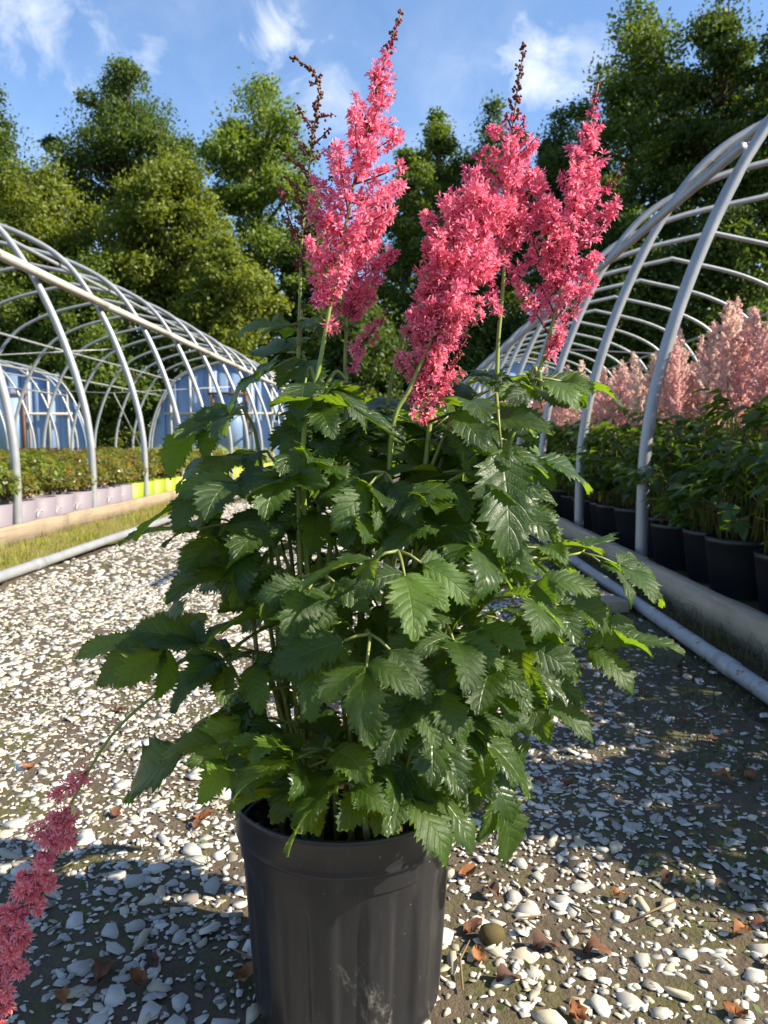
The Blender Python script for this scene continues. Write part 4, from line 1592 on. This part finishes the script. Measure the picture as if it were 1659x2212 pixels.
# ------------------------------------------------------------ pink plumes of the hero plant
def florets(mb, C, D, size, col, openf, rng, npet=6):
    """little star flowers: centres C, outward dirs D"""
    n = len(C)
    if n == 0:
        return
    a = unit(np.cross(D, rand_dir(n, rng)))
    b_ = np.cross(D, a)
    th = (np.arange(npet)[None, :] + rng.uniform(-.3, .3, (n, npet))) * 2 * PI / npet + rng.uniform(0, 6, (n, 1))
    rad = a[:, None, :] * np.cos(th)[..., None] + b_[:, None, :] * np.sin(th)[..., None]
    op = np.clip(openf[:, None] + rng.normal(0, .18, (n, npet)), .1, 1.25)[..., None]
    d = unit(rad * op + D[:, None, :] * (1.15 - .6 * op))
    side_ = np.cross(d, D[:, None, :] + rad * .01)
    side_ = unit(side_)
    L_ = (size[:, None] * rng.uniform(.75, 1.2, (n, npet)))[..., None]
    c0 = C[:, None, :]
    w = L_ * rng.uniform(.10, .17, (n, npet, 1))
    lift = unit(np.cross(side_, d)) * L_ * .12
    p0 = c0 + d * L_ * .02
    p1 = c0 + d * L_ * .62 + side_ * w + lift
    p2 = c0 + d * L_ * 1.0 - lift * .6
    p3 = c0 + d * L_ * .62 - side_ * w + lift
    v = np.stack([p0, p1, p2, p3], 2).reshape(-1, 3)
    q = np.arange(n * npet * 4).reshape(-1, 4)
    cc = np.repeat(col, npet, 0) * rng.uniform(.78, 1.22, (n * npet, 1))
    c4 = np.stack([cc * np.array([.85, .5, .5]), cc, np.clip(cc * np.array([1.12, 1.9, 1.75]), 0, .95), cc], 1).reshape(-1, 3)
    mb.add(v, [q], np.clip(c4, 0, .95))


BV = np.array([(0, 0, -1), (.75, 0, -.1), (0, .75, -.1), (-.75, 0, -.1), (0, -.75, -.1), (.5, .5, .55), (-.5, .5, .55), (-.5, -.5, .55), (.5, -.5, .55), (0, 0, 1.1)], float)
BF = np.array([(0, 2, 1), (0, 3, 2), (0, 4, 3), (0, 1, 4), (1, 2, 5), (2, 3, 6), (3, 4, 7), (4, 1, 8), (1, 5, 8), (2, 6, 5), (3, 7, 6), (4, 8, 7), (5, 6, 9), (6, 7, 9), (7, 8, 9), (8, 5, 9)])


def buds(mb, C, D, size, col):
    for c, d, s, k in zip(C, D, size, col):
        q = Vector(d).to_track_quat('Z', 'Y').to_matrix()
        mb.add((np.array(q) @ BV.T).T * s + c, [BF], k)


PINK = np.array((.80, .185, .320))
CORAL = np.array((.87, .240, .300))
MAG = np.array((.62, .080, .185))
BROWN = np.array((.22, .085, .055))
TAN = np.array((.42, .20, .10))


def branch(stalk, p0, d, L_, rng, ripe0, ripe1, thick=1.0, dens=1.0, tone=0.0, sz=.0074):
    """side branch covered with florets. ripe: 1 = open flower, 0 = bud"""
    d = unit(np.array(d))
    sag = np.array([0, 0, 1.0]) * .12
    pts = [p0 + d * L_ * t + sag * L_ * t * t for t in np.linspace(0, 1, 6)]
    mb = MB().tube([Vector(p) for p in pts], [.0011, .001, .0009, .0008, .0006, .0004], 5, (.22, .08, .07))
    n = max(4, int(L_ / .0026 * 1.9 * dens))
    t = rng.uniform(.12, 1.02, n)
    C = np.array(p0)[None] + d[None] * (L_ * t)[:, None] + sag[None] * (L_ * t * t)[:, None]
    D = unit(rand_dir(n, rng) + d[None] * .45)
    D = unit(D - d[None] * (D @ d)[:, None] * .5)
    wdt = .0062 * thick * (1.05 - .55 * t)
    C = C + D * wdt[:, None] * rng.uniform(.3, 1.15, (n, 1))
    ripe = np.clip(ripe0 + (ripe1 - ripe0) * t + rng.normal(0, .10, n), 0, 1)
    op = ripe > .42
    g = rng.uniform(0, 1, (n, 1))
    base = PINK[None] * (1 - g) + CORAL[None] * g
    k = np.clip((.8 - ripe) / .4, 0, 1)[:, None]
    base = base * (1 - k) + MAG[None] * k
    base = base * (1 - tone) + np.array((.86, .30, .29))[None] * tone
    florets(mb, C[op], unit(D[op] + d * .25), sz * (.72 + .4 * ripe[op]), base[op], .35 + .5 * ripe[op], rng)
    cl = ~op
    kk = np.clip(ripe[cl] / .42, 0, 1)[:, None]
    colb = BROWN[None] * (1 - kk) + MAG[None] * .75 * kk
    colb = np.where(rng.uniform(0, 1, (cl.sum(), 1)) < .18, TAN[None], colb)
    buds(mb, C[cl], D[cl], rng.uniform(.0013, .0022, cl.sum()), colb)
    return mb.build('flower_branch', 'petal', stalk)


def plume(pix, dY0, dY1, env, nb, seed, tipz, ripe=1.0, thick=1.0, dens=1.0, azim=None, tone=0.0, extra=(), stem_r=.0028, up=(28, 56), sz=.0074, root=True, redstem=.55):
    """pix: stalk pixels from base to tip; env: [(fraction, branch length m)]; tipz: fraction above which only buds"""
    rng = np.random.default_rng(seed)
    k = len(pix)
    pts = [P(u, v, POT.y + dY0 + (dY1 - dY0) * i / (k - 1)) - POT for i, (u, v) in enumerate(pix)]
    if root:
        a = math.atan2(pts[0].y, pts[0].x)
        r0 = Vector((.05 * math.cos(a), .05 * math.sin(a), .188))
        m = r0.lerp(pts[0], .5)
        path_ = catmull([r0, m + Vector((0, 0, .03)), pts[0]] + pts[1:], 8)
        n0 = 16
    else:
        path_ = catmull(pts, 8)
        n0 = 0
    path = np.array([tuple(p) for p in path_])
    seg = np.concatenate([[0], np.cumsum(np.linalg.norm(np.diff(path, axis=0), axis=1))])
    s0, s1 = seg[n0], seg[-1]
    f = (seg - s0) / (s1 - s0)
    rad = stem_r * np.clip(1.0 - .78 * np.clip(f, 0, 1), .16, 1)
    g = np.clip((f - .35) / .45, 0, 1)[:, None]
    cols = np.array((.235, .300, .060))[None] * (1 - g * redstem) + np.array((.30, .12, .07))[None] * g * redstem
    st = MB().tube(path_, rad, 8, np.repeat(cols, 8, 0))
    stalk = st.build('flower_stalk', 'bract', plant, True)
    E = np.array(env)

    def at(fr):
        s = s0 + fr * (s1 - s0)
        i = min(np.searchsorted(seg, s) - 1, len(seg) - 2)
        i = max(i, 0)
        t = (s - seg[i]) / (seg[i + 1] - seg[i] + 1e-9)
        return path[i] * (1 - t) + path[i + 1] * t, unit(path[i + 1] - path[i])

    lo, hi = E[0, 0], E[-1, 0]
    for b in range(nb):
        fr = lo + (hi - lo) * ((b + rng.uniform(.1, .9)) / nb)
        L_ = float(np.interp(fr, E[:, 0], E[:, 1])) * rng.uniform(.72, 1.18)
        if L_ < .004:
            continue
        p, ax = at(fr)
        az = b * 2.4 + rng.uniform(-.5, .5)
        el = math.radians(rng.uniform(*up))
        x_ = unit(np.cross(ax, np.array([0, 1, 0.001])))
        y_ = np.cross(ax, x_)
        d = (x_ * math.cos(az) + y_ * math.sin(az) * .8) * math.cos(el) + ax * math.sin(el)
        ra = ripe * float(np.clip((tipz - fr) / .16 + .55, 0, 1))
        rb_ = ripe * float(np.clip((tipz - fr) / .16 + .25, 0, 1))
        branch(stalk, p, d, L_, rng, ra, rb_, thick * (.65 + .35 * min(1, L_ / .03)), dens, tone, sz)
    for (fr, L_, px, ra, rb_) in extra:
        p, ax = at(fr)
        tgt = np.array(tuple(P(px[0], px[1], POT.y + dY0 + (dY1 - dY0) * fr + (px[2] if len(px) > 2 else 0)) - POT))
        d = tgt - p
        branch(stalk, p, d, float(np.linalg.norm(d)), rng, ra, rb_, thick, dens * .9, tone, sz)
    # axis florets / buds up the tip
    p, ax = at(.97)
    n = 130
    fr = rng.uniform(max(lo, .45), 1.0, n)
    mb = MB()
    C, D, rp = [], [], []
    for q in fr:
        p, ax = at(q)
        dd = rand_dir(1, rng)[0] + ax * .35
        dd = unit(dd)
        C.append(p + dd * (.0055 * (1.15 - .75 * q)))
        D.append(dd)
        rp.append(ripe * np.clip((tipz - q) / .2 + .5, 0, 1))
    C, D, rp = np.array(C), np.array(D), np.array(rp)
    op = rp > .42
    g = rng.uniform(0, 1, (n, 1))
    base = PINK[None] * (1 - g) + MAG[None] * g
    florets(mb, C[op], D[op], np.full(op.sum(), .0064), base[op], rp[op] * .7, rng)
    cl = ~op
    kk = np.clip(rp[cl] / .42, 0, 1)[:, None]
    colb = BROWN[None] * (1 - kk) + MAG[None] * .8 * kk
    buds(mb, C[cl], D[cl], rng.uniform(.0015, .0026, cl.sum()), colb)
    mb.build('flower_tip', 'petal', stalk)
    return stalk


# tall plume beside the brown budded stalk
plume([(655, 965), (690, 790), (720, 620), (748, 480), (775, 350), (800, 255), (832, 130), (868, 25)], -.05, -.02,
      [(.30, .030), (.36, .052), (.45, .062), (.55, .062), (.63, .050), (.70, .032), (.78, .022), (.86, .012), (.93, .006), (1.0, .004)], 34, 1, .90,
      extra=[(.52, 0, (855, 430), 1, .8), (.60, 0, (868, 370), 1, .75), (.42, 0, (664, 560), 1, .9), (.5, 0, (665, 470), 1, .8), (.36, 0, (680, 665, -.01), 1, .9), (.3, 0, (720, 715), 1, .8)])
# shorter stalk just behind it
plume([(745, 905), (746, 780), (750, 690), (765, 610), (775, 540), (790, 480)], .0, .01, [(.50, .03), (.60, .05), (.8, .05), (1.0, .02)], 12, 2, 1.3,
      extra=[(.52, 0, (826, 602), 1, .7), (.50, 0, (800, 650), 1, .8), (.30, 0, (838, 690, -.02), 1, .35), (.28, 0, (768, 790, -.01), 1, 1)])
# brown budded stalk
plume([(640, 960), (644, 800), (648, 640), (652, 520), (662, 420), (676, 290), (690, 205), (672, 150), (630, 124)], .01, .0,
      [(.45, .012), (.55, .028), (.62, .034), (.72, .032), (.82, .018), (.9, .008), (1.0, .004)], 26, 3, -1, ripe=.0, dens=.95, thick=.85, stem_r=.0024, up=(5, 40), redstem=.35,
      extra=[(.50, 0, (595, 405), 0.1, .2), (.45, 0, (655, 545), .1, .0)])
# dense central plume
plume([(845, 950), (885, 840), (929, 739), (960, 640), (990, 550), (1015, 480), (1040, 440)], -.04, -.03,
      [(.40, .032), (.5, .048), (.62, .055), (.8, .052), (.92, .04), (1.0, .02)], 40, 4, 1.5, thick=1.1,
      extra=[(.62, 0, (900, 640), 1, .9), (.70, 0, (905, 590), 1, .9), (.5, 0, (890, 700), 1, .95), (.55, 0, (1035, 700), 1, .8), (.6, 0, (1060, 590), 1, .9), (.5, 0, (985, 730), 1, .9)])
# low reddish plume in front of it
plume([(926, 940), (926, 870), (925, 800), (930, 740), (935, 690)], -.03, -.02, [(.18, .02), (.35, .045), (.6, .055), (.85, .045), (1.0, .02)], 24, 5, 1.4, ripe=.8, thick=.85, dens=.8, tone=.25,
      extra=[(.30, 0, (1000, 775), .7, .2), (.4, 0, (860, 790), .8, .3), (.15, 0, (895, 895, -.02), 1, .9), (.1, 0, (915, 900), 1, .9), (.35, 0, (1010, 745), .7, .15), (.2, 0, (975, 845), .7, .3)])
# slim bud spike
plume([(835, 925), (858, 770), (900, 660), (930, 590), (938, 530), (946, 462)], .03, .02, [(.72, .01), (.85, .006), (1.0, .003)], 8, 6, .55, ripe=.5, dens=.5, thick=.6, stem_r=.0024)
# central tall plume
plume([(1068, 980), (1073, 850), (1076, 740), (1088, 600), (1086, 500), (1094, 400), (1108, 270), (1133, 95)], -.01, .0,
      [(.46, .026), (.52, .046), (.60, .050), (.66, .042), (.74, .027), (.82, .014), (.9, .006), (1.0, .004)], 30, 7, .79,
      extra=[(.43, 0, (1150, 560, .02), 1, .9), (.50, 0, (1160, 480, .02), 1, .95), (.54, 0, (1180, 430, .02), 1, .9), (.33, 0, (1050, 605, -.01), .9, .6), (.66, 0, (1030, 345), .8, .4), (.66, 0, (1162, 315), .8, .35), (.46, 0, (1020, 540), 1, .9)])
# outer tall plume
plume([(1095, 975), (1135, 870), (1172, 780), (1205, 650), (1225, 540), (1248, 430), (1270, 300), (1293, 180)], -.01, .01,
      [(.38, .028), (.46, .042), (.56, .050), (.66, .042), (.76, .025), (.86, .013), (.94, .006), (1.0, .004)], 28, 8, .93,
      extra=[(.28, 0, (1280, 625), 1, .7), (.25, 0, (1210, 725, -.01), 1, .9), (.33, 0, (1115, 615), 1, .75), (.36, 0, (1290, 570), 1, .8), (.52, 0, (1318, 480), 1, .7), (.60, 0, (1347, 378), .8, .05), (.5, 0, (1150, 420), 1, .9), (.45, 0, (1140, 520), 1, .9), (.55, 0, (1160, 400), 1, .8)])
# arched stalk drooping to the gravel
st_ = plume([(560, 1415), (430, 1447), (330, 1505), (240, 1590), (170, 1705), (115, 1815), (70, 1915), (30, 2010), (-10, 2130), (-35, 2215)], .0, -.13,
            [(.56, .009), (.66, .017), (.78, .024), (.9, .028), (1.0, .02)], 30, 9, 1.8, thick=1.3, dens=1.35, tone=.7, up=(-5, 40), sz=.0076, stem_r=.0024,
            extra=[(.46, 0, (118, 1735), 1, 1), (.55, 0, (150, 1830), 1, 1), (.55, 0, (80, 1810), .9, .9)])
print('leaflets', nleaf, 'objects', len(bpy.data.objects))
